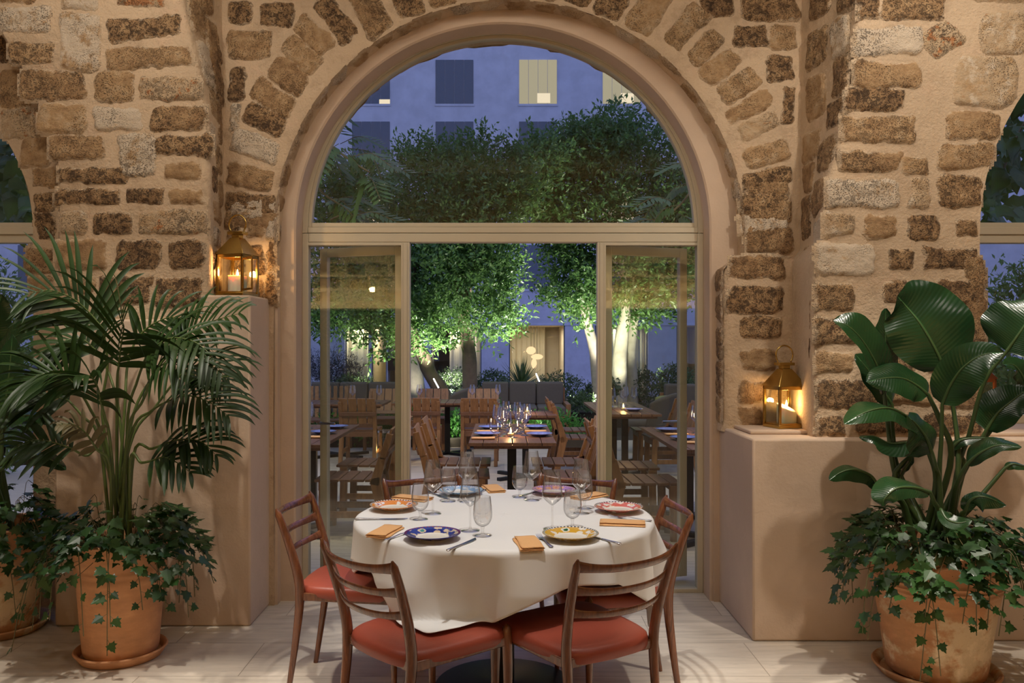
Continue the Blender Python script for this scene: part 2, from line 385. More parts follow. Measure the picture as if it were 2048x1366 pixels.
# ---------------------------------------------------------------- stone patches
TYPES={0:(.45,.34,.12),1:(.24,.95,.08),2:(.48,.38,.80),3:(.74,.30,.45),4:(1.0,.5,.0),5:(.33,.55,.2)}
class Wall(MB):
    def __init__(s): super().__init__(); s.c=[]
    def pad(s): s.c.extend([(0,0,0,1)]*(len(s.v)-len(s.c)))
    def stone(s, S, cu,cv,hw,hh,rot=0,ty=0,rise=.013,seed=0,lim=None):
        s.pad(); step=.0125; hw*=1.09; hh*=1.15
        ex=.016; nu=max(6,int(2*(hw+ex)/step)); nv=max(6,int(2*(hh+ex)/step)); nu=min(nu,52); nv=min(nv,40)
        ca,sa=math.cos(rot),math.sin(rot); vs=[];fs=[]; cols=[]; H=[]
        t,p,l=TYPES[ty]; rd=random.Random(seed*7.13+cu*31+cv*17); t+=rd.uniform(-.09,.09); p=max(0,p+rd.uniform(-.15,.12)); l=max(0,l+rd.uniform(-.08,.12))
        rad=min(hw,hh)*rd.uniform(.2,.6); tilt=(rd.uniform(-.02,.02),rd.uniform(-.03,.03)); ph=rd.uniform(0,50)
        sk=rd.uniform(-.12,.12)
        for j in range(nv+1):
            for i in range(nu+1):
                a=(i/nu*2-1)*(hw+ex); b=(j/nv*2-1)*(hh+ex)
                aa=a+sk*b
                q=Vector((a*7+ph,b*7,ph)); wob=noise.noise(q)*.022+noise.noise(q*4)*.010+noise.noise(q*11)*.004
                dx=abs(aa)-(hw-rad); dy=abs(b)-(hh-rad)
                sd=(math.hypot(max(dx,0),max(dy,0))+min(max(dx,dy),0))-rad+wob
                h=-.007+(rise+.007)*sstep(.008,-.022,sd)
                if sd<0: h+=(noise.noise(q*2.1)*.007+noise.noise(q*6)*.004+noise.noise(q*17)*.0025)*min(1,-sd/.02)+tilt[0]*a+tilt[1]*b
                u=cu+a*ca-b*sa; v=cv+a*sa+b*ca
                P,N=S(u,v); vs.append(P+N*h); cols.append((t,p,l,max(0,min(1,-sd/.03)))); H.append(h)
        for j in range(nv):
            for i in range(nu):
                k=j*(nu+1)+i; q=(k,k+1,k+nu+2,k+nu+1)
                if max(H[r] for r in q)>-.005: fs.append(q)
        s.add(vs,fs,1); s.c.extend(cols)
    def done(s,name):
        s.pad()
        o=s.build(name,[M['mortar'],M['stone'],M['plaster']],smooth=50)
        at=o.data.color_attributes.new('stone','FLOAT_COLOR','POINT'); at.data.foreach_set('color',np.array(s.c,dtype=np.float32).ravel())
        return struct(o)
def front(Y):
    return lambda u,v:(Vector((u,Y,v)),Vector((0,-1,0)))
K=2.9257
def rect_stones(w,Y,lst,ox,oy,S=None,seed=0):
    S=S or front(Y)
    for i,q in enumerate(lst):
        x0,y0,x1,y1=q[:4]; ty=q[4] if len(q)>4 else 0; an=q[5] if len(q)>5 else 0
        a=px(ox+x0/K,oy+y0/K,Y); b=px(ox+x1/K,oy+y1/K,Y)
        w.stone(S,(a.x+b.x)/2,(a.z+b.z)/2,abs(b.x-a.x)/2,abs(a.z-b.z)/2,R(an),ty,seed=seed+i)

# ---- stone list read off the photograph (zoom pixels, type, turn)
LA=[(0,50,290,190,2),(350,85,585,400,2),(650,100,1050,230,1,7),(640,270,1115,392,0,4),(370,-40,570,55,2),(680,-60,960,40,4),(60,260,310,375,5),(130,415,500,575,5),(555,420,790,590,0),(820,450,1170,585,3),(235,610,510,770,0),(560,620,830,760,2),(890,635,1190,770,5),(300,805,605,935,0),(705,795,910,1030,2),(905,795,1225,910,1),(345,975,740,1075,1),(960,955,1170,1050,0),(335,1110,690,1200,1),(745,1105,950,1190,1),(990,1110,1190,1195,0),(250,-150,640,-70,0),(700,-170,980,-90,5),(-60,-60,200,20,0)]
LD=[(345,65,510,195,3),(550,75,770,195,1),(815,70,1195,195,3),(335,240,620,400,0),(690,245,930,405,1),(980,240,1195,400,1),(345,440,560,540,0),(590,450,890,605,1),(920,450,1195,605,1)]
LAW=[(1340,10,1480,145,1),(1515,25,1715,160,5),(1335,190,1585,345,0),(1340,400,1430,580,1),(1345,600,1410,760,2),(1335,-110,1600,-20,0),(1650,-100,1800,-10,1)]
LAW2=[(1335,0,1545,110,2),(1440,115,1550,220,0),(1335,130,1410,230,5),(1465,260,1550,430,1),(1480,470,1555,600,1),(1335,260,1440,420,1),(1330,440,1450,600,0),(1560,430,1615,600,1),(1560,250,1615,410,1),(1560,20,1615,220,2)]
VL=[(1940,90,250,130,1),(1810,185,200,130,0),(1745,305,200,130,0),(1670,435,200,140,5),(1575,560,210,130,0),(1530,690,200,130,1),(1470,850,230,130,2),(1440,1030,230,130,0),(1440,1180,240,110,5),(1440,1290,230,90,0)]
VR=[(90,140,230,130,0),(200,260,190,110,0),(295,375,200,120,0),(400,480,200,130,0),(460,610,240,100,0),(520,725,210,110,3),(570,895,220,120,0),(570,1040,240,100,1),(555,1180,250,120,5),(555,1310,250,110,2)]
LRW=[(160,-40,350,95,1),(390,-40,720,110,5),(345,140,550,270,1),(570,155,710,280,0),(545,320,705,470,1),(635,525,705,715,1),(420,-150,720,-70,0)]
LRP=[(1085,-10,1200,110,1),(1215,-30,1570,108,5),(1070,165,1440,320,2),(1460,150,1670,310,4,35),(1800,80,2060,310,3),(1060,360,1430,505,0),(1020,520,1350,640,1),(1650,345,2000,615,3),(1000,690,1400,835,0),(1600,660,1900,805,0),(975,895,1320,1005,5),(1335,925,1480,1020,0),(1555,850,1860,990,0),(900,1060,1300,1210,2),(1375,1045,1490,1210,3),(1550,1040,1800,1210,1),(1250,-170,1700,-80,0),(1750,-120,2100,10,3)]
LRP2=[(885,85,1070,215,3),(1120,80,1310,220,0),(1370,80,1540,225,1),(1640,110,1780,215,5),(840,265,1160,430,2),(1245,290,1400,415,1),(1470,280,1775,405,1),(835,490,1040,640,5),(1220,475,1460,600,1),(1530,470,1785,625,1),(1690,700,1785,850,1),(840,690,1130,835,1),(840,890,1050,1010,0),(840,1060,1180,1220,1),(840,1250,1000,1375,1),(1250,690,1600,820,0),(1150,900,1400,1020,5),(1480,900,1780,1010,0),(1250,1080,1500,1200,0),(1560,1070,1780,1210,5),(1060,1260,1400,1370,5),(1460,1250,1780,1365,1)]
LRB=[(330,335,640,455,5),(330,510,640,655,1),(395,690,630,800,5),(385,880,600,1000,0),(385,1060,540,1180,5),(385,1215,520,1330,5),(545,1050,665,1170,0)]
LRAW=[(425,0,680,130,5),(425,155,680,310,5),(425,-120,680,-20,0)]

# ================= left pier (front and return) ==========================================
YL=4.46
ZL=[(3.9,-1.80),(3.323,-1.706),(3.05,-1.64),(2.9,-1.61),(2.7,-1.574),(2.1,-1.566),(1.6,-1.566)]
def xe_l(z): return interp(-z,[(-a,b) for a,b in ZL])
XCL=-1.606
XLL=[(1.6,-2.38),(2.415,-2.38),(2.6,-2.412),(2.78,-2.494),(2.96,-2.574),(3.14,-2.675),(3.33,-2.82),(3.6,-3.05),(4.25,-3.7)]
def pier(w,zs,prof):
    o=len(w.v); vs=[]; fs=[]; k=None
    for z in zs:
        p=prof(z); k=len(p); vs+= [(x,y,z) for x,y in p]
    for i in range(len(zs)-1):
        for j in range(k-1): fs.append((i*k+j,i*k+j+1,(i+1)*k+j+1,(i+1)*k+j))
    w.add(vs,fs,0)
w=Wall()
def prof_l(z):
    xl=interp(z,XLL); xe=xe_l(z); r=.035; p=[(xl,YA+.02),(xl,YL+.02),(xl+.02,YL)]
    p+=[(lerp(xl,xe,t),YL) for t in (.33,.66)]
    p+=[(xe-r+r*math.sin(a),YL+r-r*math.cos(a)) for a in (0,PI/6,PI/3,PI/2)]
    p+=[(lerp(xe,XCL,.5),lerp(YL,YA,.55)),(XCL,YA+.03)]
    return p
pier(w,[1.55+i*(4.25-1.55)/40 for i in range(41)],prof_l)
rect_stones(w,YL,LA,0,0); rect_stones(w,YL,LD,0,400,seed=100)
def ret_l(u,v):
    a=Vector((xe_l(v),YL,v)); b=Vector((XCL,YA,v)); d=(b-a).normalized(); return a+d*u, Vector((d.y,-d.x,0))
for i,(s,z,hw,hh,ty) in enumerate([(.17,3.42,.10,.09,0),(.10,3.27,.07,.09,5),(.23,3.20,.07,.10,5),(.12,3.02,.07,.11,2),(.25,2.98,.07,.12,5),(.14,2.82,.06,.08,0),(.25,2.73,.06,.10,5),(.10,2.62,.06,.07,2),(.22,2.52,.07,.07,0),(.12,2.40,.07,.07,1),(.25,2.34,.06,.08,5),(.17,2.22,.10,.06,0),(.15,2.08,.09,.06,2),(.16,1.95,.10,.06,1),(.17,1.82,.10,.05,5),(.17,3.6,.10,.07,0)]):
    w.stone(ret_l,s,z,hw,hh,0,ty,.010,seed=300+i)
def fill_rows(w,Y,x0f,x1,z0,z1,seed,rows=None):
    rg=random.Random(seed); z=z0; i=0
    while z<z1:
        h=rg.uniform(.13,.19); x=x0f(z)+rg.uniform(0,.1)
        while x<x1-.15:
            wd=rg.uniform(.2,.42); ty=rg.choice([0,0,1,5,2,3,0])
            w.stone(front(Y),x+wd/2,z+h/2,wd/2-.035,h/2-.025,R(rg.uniform(-3,3)),ty,seed=seed+i); x+=wd; i+=1
        z+=h
fill_rows(w,YL,lambda z:interp(z,XLL)+.1,-1.86,3.52,4.15,2000)
w.done('wall_left')
# ================= right pier =============================================================
w=Wall(); YR=4.30; XCR=1.697
ZR=[(1.0,1.59),(1.98,1.59),(2.03,1.641),(2.30,1.65),(2.45,1.70),(2.65,1.736),(2.80,1.766),(3.0,1.79),(3.3,1.813),(4.25,1.95)]
def xe_r(z): return interp(z,ZR)
def prof_r(z):
    xe=xe_r(z); r=.045; xc=XCR if z>1.98 else 1.635; p=[(xc,YA+.03),(lerp(xc,xe,.5),lerp(YA,YR,.5))]
    p+=[(xe+r-r*math.cos(a),YR+r-r*math.sin(a)) for a in (0,PI/6,PI/3,PI/2)]
    p+=[(lerp(xe+r,2.3,t),YR) for t in (.5,1)]
    return p
pier(w,[1.0+i*(4.25-1.0)/44 for i in range(45)],prof_r)
XR0,RR0,ZR0=3.72,1.28,2.06
arch_panel(w,XR0,RR0,ZR0,2.3,5.3,4.25,YR,z0=1.0)
arch_soffit(w,XR0,RR0,ZR0,YR,5.1,z0=1.0,wob=.0,nb=3)
rect_stones(w,YR,LRP,1348,0,seed=400); rect_stones(w,YR,LRP2,1348,400,seed=500)
def ret_r(u,v):
    a=Vector((xe_r(v),YR,v)); b=Vector((XCR,YA,v)); d=(b-a).normalized(); return a+d*u, Vector((-d.y,d.x,0))
for i,(s,z,hw,hh,ty) in enumerate([(.1,3.36,.07,.10,1),(.33,3.38,.1,.07,5),(.13,3.12,.08,.10,2),(.34,3.14,.09,.09,0),(.1,2.9,.07,.09,5),(.33,2.86,.1,.12,0),(.12,2.70,.07,.07,1),(.35,2.60,.10,.07,0),(.14,2.50,.1,.08,5),(.36,2.42,.09,.08,0),(.13,2.28,.1,.09,0),(.36,2.2,.09,.11,5),(.12,2.08,.09,.07,2),(.36,1.94,.06,.09,5),(.15,1.88,.10,.09,2),(.15,1.66,.11,.09,5),(.37,1.68,.06,.10,0),(.36,1.48,.06,.09,5),(.15,1.44,.1,.09,1),(.2,1.24,.12,.07,0),(.2,1.09,.12,.05,5),(.2,3.6,.12,.09,0)]):
    w.stone(ret_r,s,z,hw,hh,0,ty,.010,seed=600+i)
# right edge stones on the opening of the next bay
for i,(yy,hh) in enumerate([(560,.11),(640,.10),(720,.08)]):
    p=px(1950,yy,YR); w.stone(front(YR),p.x,p.z,.05,hh,0,5,.012,seed=700+i)
fill_rows(w,YR,lambda z:xe_r(z)+.1,5.2,3.56,4.15,2100)
for i in range(9):
    a=R(132-i*13); r=RR0+.19
    if i>1: w.stone(front(YR),XR0+r*math.cos(a),ZR0+r*math.sin(a),.15,.10,a,[0,3,1,0,2,5,0][i%7],seed=2200+i)
w.done('wall_right')
# ================= arch wall with the middle bay and the left bay ==========================
w=Wall(); XA,RA,ZA=.03,1.345,2.12
arch_panel(w,XA,RA,ZA,-2.2,2.2,4.25,YA,wob=.012,n=72)
arch_soffit(w,XA,RA,ZA,YA,4.90,nb=4,wob=.012,n=72,R1=RA-.02)
XL0,RL0,ZL0=-3.745,1.05,2.12
arch_panel(w,XL0,RL0,ZL0,-5.3,-2.2,4.25,YA,wob=.01)
arch_soffit(w,XL0,RL0,ZL0,YA,5.1,nb=3)
def vous(x,y,wd,ht,ty,ox,i,Y=YA):
    p=px(ox+x/K,y/K,Y); a=math.atan2(p.z-ZA,p.x-XA) if p.z>ZA else (0 if p.x>0 else PI)
    hw=wd/2/K*Y/F+.02
    if p.z>ZA: p=p-Vector((math.cos(a),0,math.sin(a)))*.025
    w.stone(front(Y),p.x,p.z,hw,ht/2/K*Y/F,a,ty,seed=800+i)
for i,q in enumerate(VL): vous(*q,0,i)
for i,q in enumerate(VR): vous(*q,1348,i+20)
for i,a in enumerate(range(58,124,8)):           # crown of the arch
    r=RA+.17; w.stone(front(YA),XA+r*math.cos(R(a)),ZA+r*math.sin(R(a)),.14,.075,R(a),[0,1,5,0,2,5,0,1,0][i%9],seed=860+i)
rect_stones(w,YA,LAW,0,0,seed=900); rect_stones(w,YA,LAW2,0,400,seed=920); rect_stones(w,YA,LRW,1348,0,seed=940); rect_stones(w,YA,LRAW,1348,400,seed=960)
def intra(u,v):     # stones turning into the soffit of the arch
    r=RA-.01; return Vector((XA+r*math.cos(v),YA+u,ZA+r*math.sin(v))),Vector((-math.cos(v),0,-math.sin(v)))
for i in range(26):
    a=R(4+i*7); w.stone(lambda u,v:intra(u,v),.052,a,.06,.045,0,[0,2,2,3,3,0][i%6],.008,seed=980+i)
LBV=[(0,420,200,620,0),(10,640,270,810,3),(125,800,300,965,0),(180,980,335,1100,0),(200,1130,325,1240,5),(205,1260,325,1366,1),(-40,215,70,350,1),(-60,10,60,150,0)]
rect_stones(w,YA,LBV,0,0,seed=1010); rect_stones(w,YA,[(205,75,320,235,1),(155,280,315,430,0),(165,445,315,580,0)],0,400,seed=1030)
fill_rows(w,YA,lambda z:-1.55,1.65,3.84,4.15,2300)
# projecting shoulder at the right of the opening
YB=4.74
def sh(z): return 1.235 if z<1.92 else 1.235+(z-1.92)*1.1+ (z-1.92)**2*4
zs=[1.0+i*.0465 for i in range(22)]; vs=[];fs=[]
for z in zs:
    x0=sh(z); r=.05
    vs+=[(x0,4.91,z),(x0,YB+r,z),(x0+r*.3,YB+r*.3,z),(x0+r,YB,z),(1.66,YB,z)]
for i in range(len(zs)-1):
    for j in range(4): fs.append((i*5+j,i*5+j+1,i*5+j+6,i*5+j+5))
fs.append(tuple((len(zs)-1)*5+j for j in range(5)))
w.add(vs,fs,0)
rect_stones(w,YB,LRB,1348,400,seed=1050)
for i,(z,hh) in enumerate([(1.87,.06),(1.70,.07),(1.5,.08),(1.30,.09),(1.12,.07)]):
    w.stone(lambda u,v:(Vector((sh(v),YB+u,v)),Vector((-1,0,0))),.085,z,.055,hh,0,5,.008,seed=1080+i)
w.done('wall_arch')
# ================= smooth plaster: lower blocks, ring round the door =======================
b=MB()
def rbox(mb,x0,x1,y0,y1,z0,z1): mb.box(x0,x1,y0,y1,z0,z1)
L_=[(-2.383,0),(-1.345,0),(-1.345,1.757),(-1.60,1.757),(-1.60,1.628),(-2.383,1.628)]; ya,yb=4.445,YA+.1
b.add([(x,ya,z) for x,z in L_]+[(x,yb,z) for x,z in L_],[(0,1,2,3,4,5),(11,10,9,8,7,6)]+[(i,6+i,6+(i+1)%6,(i+1)%6) for i in range(6)])
struct(b.build('wall_block_left',M['plaster'],bevel=.012))
b=MB(); b.box(1.252,5.3,4.22,5.35,0,1.02); struct(b.build('wall_block_right',M['plaster'],bevel=.012))
b=MB(); b.box(1.30,1.72,4.42,4.76,1.02,1.04); b.box(2.30,2.78,4.33,5.0,1.02,1.04); struct(b.build('trim_1',M['plaster'],bevel=.006))
b=MB(); DX=-.007; RIN=1.207; ZS=2.157; YF=4.885
B0=arch_boundary(DX,RIN+.012,ZS,56); B1=arch_boundary(DX,RIN+.24,ZS-.02,56)
arch_panel(b,DX,RIN+.01,ZS,DX-RIN-.26,DX+RIN+.26,3.75,YF,n=56)
B=arch_soffit(b,DX,RIN+.01,ZS,YF,YF+.01,n=56,nb=1,R1=RIN); arch_soffit(b,DX,RIN,ZS,YF+.01,5.14,n=56,nb=2)
b.box(-1.40,-1.30,YA+.015,4.92,0,1.715); b.box(1.22,1.36,4.87,4.92,0,1.03)
struct(b.build('wall_plaster_ring',M['plaster'],smooth=30))
# ================= outer side of the wall ==================================================
b=MB(); YO=5.42
for xc,Rr,xl,xr,z0 in ((DX,1.275,-2.2,2.2,0),(XL0,1.1,-5.4,-2.2,0),(XR0,1.32,2.2,5.4,1.0)):
    arch_panel(b,xc,Rr,ZS,xl,xr,4.4,YO,z0=z0,flip=True,wob=.03,n=64); arch_soffit(b,xc,Rr,ZS,5.14,YO,z0=z0,n=64,nb=3,wob=.03)
b.box(2.2,5.4,5.36,YO,0,1.0); b.box(-6.4,6.4,5.2,YO,4.38,6.4)
struct(b.build('wall_outside',M['mortar'],smooth=30))
# ================= floor, ceiling, hidden walls ============================================
YBK=-3.4
b=MB(); b.box(-5.3,5.3,YBK,5.14,-.06,0); struct(b.build('floor',M['floor']))
b=MB(); b.box(-5.3,5.3,YBK-.2,5.42,4.25,4.40); struct(b.build('ceiling',M['ceil']))
b=MB(); b.box(-5.5,-5.3,YBK,5.4,0,4.4); struct(b.build('wall_far_left',M['plaster']))
b=MB(); b.box(5.3,5.5,YBK,5.4,0,4.4); struct(b.build('wall_far_right',M['plaster']))
w=Wall(); w.box(-5.3,5.3,YBK-.2,YBK,0,4.4,2)
rg=random.Random(5); z=2.16; i=0
while z<4.1:
    x=-5.2; h=rg.uniform(.16,.24)
    while x<5.0:
        wd=rg.uniform(.25,.5); w.stone(lambda u,v:(Vector((u,YBK,v)),Vector((0,1,0))),x+wd/2,z+h/2,wd/2-.03,h/2-.025,0,rg.choice([0,0,1,2,3,5]),seed=1200+i) if i<90 else None
        x+=wd; i+=1
    z+=h
w.done('wall_back')
b=MB(); b.box(-5.3,5.3,YBK,YBK+.16,1.98,2.06); struct(b.build('trim_2',simple('dark_beam',(.05,.035,.02),.6)))
# ================= windows and doors =======================================================
Y0,Y1=5.045,5.115
def arch_frame(mb,xc,r_out,r_in,zs,z0,y0,y1,n=56):
    O=arch_boundary(xc,r_out,zs,n,z0); I=arch_boundary(xc,r_in,zs,n,z0); k=len(O); vs=[]
    for (a,c) in zip(O,I):
        vs+=[(a[0],y0,a[1]),(c[0],y0,c[1]),(c[0],y1,c[1]),(a[0],y1,a[1])]
    fs=[]
    for i in range(k-1):
        for j in range(4): fs.append((i*4+j,(i+1)*4+j,(i+1)*4+(j+1)%4,i*4+(j+1)%4))
    mb.add(vs,fs)
def half_disc(mb,xc,r,z0,zs,Y,t=.006,n=48):
    c=[(xc+r*math.cos(PI*i/n),zs+r*math.sin(PI*i/n)) for i in range(n+1)]
    if z0<zs: c=[(xc+r,z0)]+c+[(xc-r,z0)]
    m=len(c); vs=[(x,Y,z) for x,z in c]+[(x,Y+t,z) for x,z in c]
    mb.add(vs,[tuple(range(m)),tuple(range(2*m-1,m-1,-1))])
ZH=2.118; ZB=2.228
win=thing('window_1','arched cream window with glazed door opening under the stone arch','window',(0,0,0)); struct(win)
f=MB(); arch_frame(f,DX,RIN,RIN-.032,ZS+.03,2.166,Y0,Y1); arch_frame(f,DX,RIN-.031,RIN-.052,ZS+.03,2.202,Y0+.012,Y1)
f.box(DX-RIN+.0325,DX+RIN-.0325,Y0,Y1,2.166,2.20); f.box(DX-RIN+.0525,DX+RIN-.0525,Y0+.012,Y1,2.201,2.228)
f.build('window_frame',M['frame'],win,bevel=.003)
g=MB(); half_disc(g,DX,RIN-.045,2.22,2.221,5.08); g.build('pane',M['pane'],win,smooth=0)
f=MB(); W=RIN
f.box(DX-W+.0365,DX+W-.0365,Y0,Y1,ZH-.008,2.163)
for s in (-1,1):
    f.box(DX+s*W-(0 if s<0 else .036),DX+s*W+(.036 if s<0 else 0),Y0,Y1,0,2.163)
    xm=-.594 if s<0 else .588
    f.box(xm-.026,xm+.026,Y0,Y1,0,ZH-.0085); f.box(xm-.012,xm+.012,Y0-.008,Y0-.0005,0,ZH-.01)
    a,c=sorted((DX+s*(W-.03),xm)); f.box(a,c,Y0+.002,Y1-.002,0,.022); f.box(a,c,Y0+.002,Y1-.002,2.09,ZH-.0085)
f.build('door_frame',M['frame'],win,bevel=.003)
for s in (-1,1):
    g=MB(); xm=-.594 if s<0 else .588; a,c=sorted((DX+s*(W-.036),xm+s*.026)); g.box(a,c,5.075,5.083,.022,2.10); g.build('side_pane',M['pane'],win,smooth=0)
for s,nm,sd in ((-1,'door_1','left'),(1,'door_2','right')):
    hx=(-.594-.02) if s<0 else (.588+.02); th=R(19)
    d=thing(nm,f'cream framed glass door leaf folded back outside behind the {sd} glass panel','door',(hx,5.135,0),0); struct(d)
    d.rotation_euler=(0,0,(PI-th) if s<0 else th)
    f=MB(); L=.575; y=.02
    f.box(0,.05,-y,y,.03,2.10); f.box(L-.05,L,-y,y,.03,2.10); f.box(.05,L-.05,-y,y,.03,.085); f.box(.05,L-.05,-y,y,2.045,2.10)
    f.build('leaf_frame',M['frame'],d,bevel=.003)
    g=MB(); g.box(.05,L-.05,-.004,.004,.085,2.045); g.build('pane',M['pane'],d,smooth=0)
    h=MB(); h.tube([(L-.025,y,1.0),(L-.025,y+.04,1.0),(L-.13,y+.04,1.0)],.008,8); h.build('handle',M['steel'],d)
for k,(xc,r,z0,nm,lb) in enumerate(((XL0,1.03,0,'window_2','arched cream window of the left bay behind the left pot'),(XR0,1.26,1.02,'window_3','arched cream window of the right bay beyond the stone pier'))):
    wn=thing(nm,lb,'window'); struct(wn); f=MB(); arch_frame(f,xc,r+.05,r-.03,ZS-.03,z0,Y0,Y1); f.box(xc-r,xc+r,Y0,Y1,ZH-.012,ZB); f.box(xc-r,xc+r,Y0-.012,Y0,2.155,2.20); f.box(xc-r,xc+r,Y0,Y1,z0,z0+.05); f.box(xc-.025,xc+.025,Y0,Y1,z0,ZH)
    f.build('window_frame',M['frame'],wn,bevel=.003)
    g=MB(); half_disc(g,xc,r-.02,ZB,ZS-.03+.1,5.08); g.build('pane',M['pane'],wn,smooth=0)
    g=MB(); g.box(xc-r+.02,xc+r-.02,5.076,5.084,z0+.04,ZH-.012); g.build('lower_pane',M['pane'],wn,smooth=0)
# ================================================================== round table
TC=Vector((0,3.66,0)); TR=.64; TZ=.752
tb=thing('round_table','round pedestal dining table under the white tablecloth','table',TC)
m=MB(); m.lathe([(0,.715),(TR-.01,.715),(TR-.004,.722),(TR-.004,.738),(TR-.01,.744),(0,.744)],64); m.build('tabletop',M['teak_x'],tb)
m=MB(); m.lathe([(.045,.02),(.045,.70),(.20,.705),(.20,.715)],32); m.build('column',M['black_metal'],tb)
m=MB(); m.lathe([(0,0),(.30,0),(.305,.006),(.30,.014),(.06,.022),(.045,.03)],48); m.build('base',M['black_metal'],tb)
def hem(phi):
    q=(phi-R(341)+PI/4)%(PI/2)-PI/4          # angle from the nearest corner of the square cloth
    c=abs(q)/(PI/4)
    d=.765/math.cos(PI/4-math.sqrt(q*q+.0012))-TR
    return d+.008*math.sin(3*phi+.5)
def cloth_pt(u,v):
    phi=u*2*PI; n1=16
    if v<.5:
        r=TR*(v/.5)**.8*.985; return TC+Vector((r*math.cos(phi),r*math.sin(phi),TZ-.001))
    t=(v-.5)/.5; D=hem(phi); q=(phi-R(341)+PI/4)%(PI/2)-PI/4; c=1-abs(q)/(PI/4)
    s=t*(D+.02)
    if s<.02:
        a=s/.02*PI/2; r=TR*.985+.016*math.sin(a); z=TZ-.001-.016*(1-math.cos(a))
    else:
        d=s-.02; fo=math.sin(phi*11+1.3*math.sin(phi*2.3))*.6+math.sin(phi*5+1)*.5+math.sin(phi*23)*.12
        r=TR*.985+.016+d*(.03+.07*c)+fo*.055*min(1,d/.14)*(.55+.8*c); z=TZ-.017-d
    return TC+Vector((r*math.cos(phi),r*math.sin(phi),z))
m=MB(); m.grid(cloth_pt,360,48)
cl=m.build('tablecloth',M['cloth'],smooth=80); cl.location=(0,0,0)
so=cl.modifiers.new('t','SOLIDIFY'); so.thickness=.0016; so.offset=-1
tag(cl,'white tablecloth draped over the round table, corners hanging to the red seats','tablecloth')
# cloth falling on the seat of the front left chair
for v in cl.data.vertices:
    if v.co.z<.492 and v.co.y<3.3 and v.co.x<-.0:
        e=.492-v.co.z; v.co.z=.492+.002*math.sin(v.co.x*60); d=Vector((v.co.x,v.co.y-3.66,0)).normalized(); v.co.x+=d.x*e*.8; v.co.y+=d.y*e*.8

# ================================================================== dining chairs (local +Y is where the sitter looks)
def make_chair():
    t=thing('dining_chair','x','chair')
    for s in (-1,1):
        m=MB()
        P=curve([(s*.185,-.265,0),(s*.187,-.232,.22),(s*.192,-.21,.42),(s*.198,-.222,.54),(s*.208,-.262,.68),(s*.216,-.305,.80)],26)
        rr=[]
        for i,p in enumerate(P):
            z=p.z; a=interp(z,[(0,.0115),(.2,.015),(.44,.021),(.56,.020),(.70,.017),(.78,.0145),(.80,.004)]); b=interp(z,[(0,.0115),(.2,.014),(.44,.017),(.56,.0165),(.70,.015),(.78,.013),(.80,.004)])
            rr.append((a,b))
        m.tube(P,rr,12,ref=(0,1,0)); m.build('leg',M['rosewood'],t,smooth=60)
    for s in (-1,1):
        m=MB(); P=[(s*.222,.205,0),(s*.222,.204,.15),(s*.221,.202,.34),(s*.219,.200,.44),(s*.218,.200,.468),(s*.218,.200,.484)]
        m.tube(P,[.0105,.014,.0185,.0185,.016,.004],12); m.build('leg',M['rosewood'],t,smooth=60)
    for z,th in ((.765,.022),(.680,.017),(.598,.016)):
        y0=interp(z,[(.54,-.222),(.68,-.262),(.80,-.305)]); x0=interp(z,[(.54,.198),(.8,.216)])-.004
        m=MB(); P=[]; rr=[]
        for i in range(25):
            u=i/24*2-1; e=1-u*u
            P.append((u*x0,y0-.052*e,z+.012*(abs(u)**3)-.004)); w=1+.45*abs(u)**6; rr.append((th*.62*w if th>.02 else th*.75*w,th*.5))
        m.tube(P,[(a*1.15,b*.62) for a,b in [(r_[0],r_[1]) for r_ in rr]],12,ref=(0,-.35,1)); m.build('back_slat',M['rosewood'],t,smooth=60)
    # seat rails
    m=MB()
    m.bar((-.19,-.205,.425),(.19,-.205,.425),.018,.034); m.bar((-.215,.20,.425),(.215,.20,.425),.018,.034)
    for s in (-1,1): m.bar((s*.19,-.205,.425),(s*.217,.20,.425),.018,.034)
    m.build('seat_rail',M['rosewood'],t,bevel=.004)
    # upholstered seat
    m=MB(); N=28
    def edge(a,k):      # rounded trapezoid outline
        c,s=math.cos(a),math.sin(a); e=.36
        x=math.copysign(abs(c)**e,c); y=math.copysign(abs(s)**e,s)
        hw=lerp(.196,.232,(y+1)/2); return Vector((x*hw*k, (.005+y*.222*k)-(.022*(1-x*x) if y<0 else -.012*(1-x*x))*abs(y)*k,0))
    rings=[(1.0,.418),(1.015,.428),(1.02,.445),(1.0,.460),(.955,.468),(.85,.473),(.65,.477),(.4,.4795),(.15,.4805)]
    vs=[];fs=[];n=64
    for k,z in rings:
        for j in range(n):
            p=edge(2*PI*j/n,k); p.z=z+(-.016*(abs(p.x)/.23)**2*0); vs.append(p)
    for i in range(len(rings)-1):
        for j in range(n): fs.append((i*n+j,i*n+(j+1)%n,(i+1)*n+(j+1)%n,(i+1)*n+j))
    fs.append(tuple((len(rings)-1)*n+j for j in range(n))); fs.append(tuple(range(n-1,-1,-1)))
    m.add(vs,fs); m.build('seat',M['leather'],t,smooth=60)
    return t
ch=make_chair(); G='dark wood dining chairs round the white table'
CH=[((-.285,3.06),-46.8,'dark wood ladder-back dining chair at the front left, tablecloth corner on its brick red seat'),
    ((.262,3.085),31.8,'dark wood ladder-back dining chair at the front right, bare brick red seat towards the viewer'),
    ((-.64,3.735),-95.6,'dark wood dining chair at the left of the round table, beside the left plaster block'),
    ((.459,3.645),92.8,'dark wood dining chair at the right of the round table, beside the right plaster block'),
    ((-.288,4.19),-150.9,'dark wood dining chair behind the round table on the left, mostly hidden by the cloth'),
    ((.244,4.19),150.9,'dark wood dining chair behind the round table on the right, mostly hidden by the cloth')]
for i,(p,a,l) in enumerate(CH): dup_at(ch,(p[0],p[1],0),R(a),l,G,i==0)

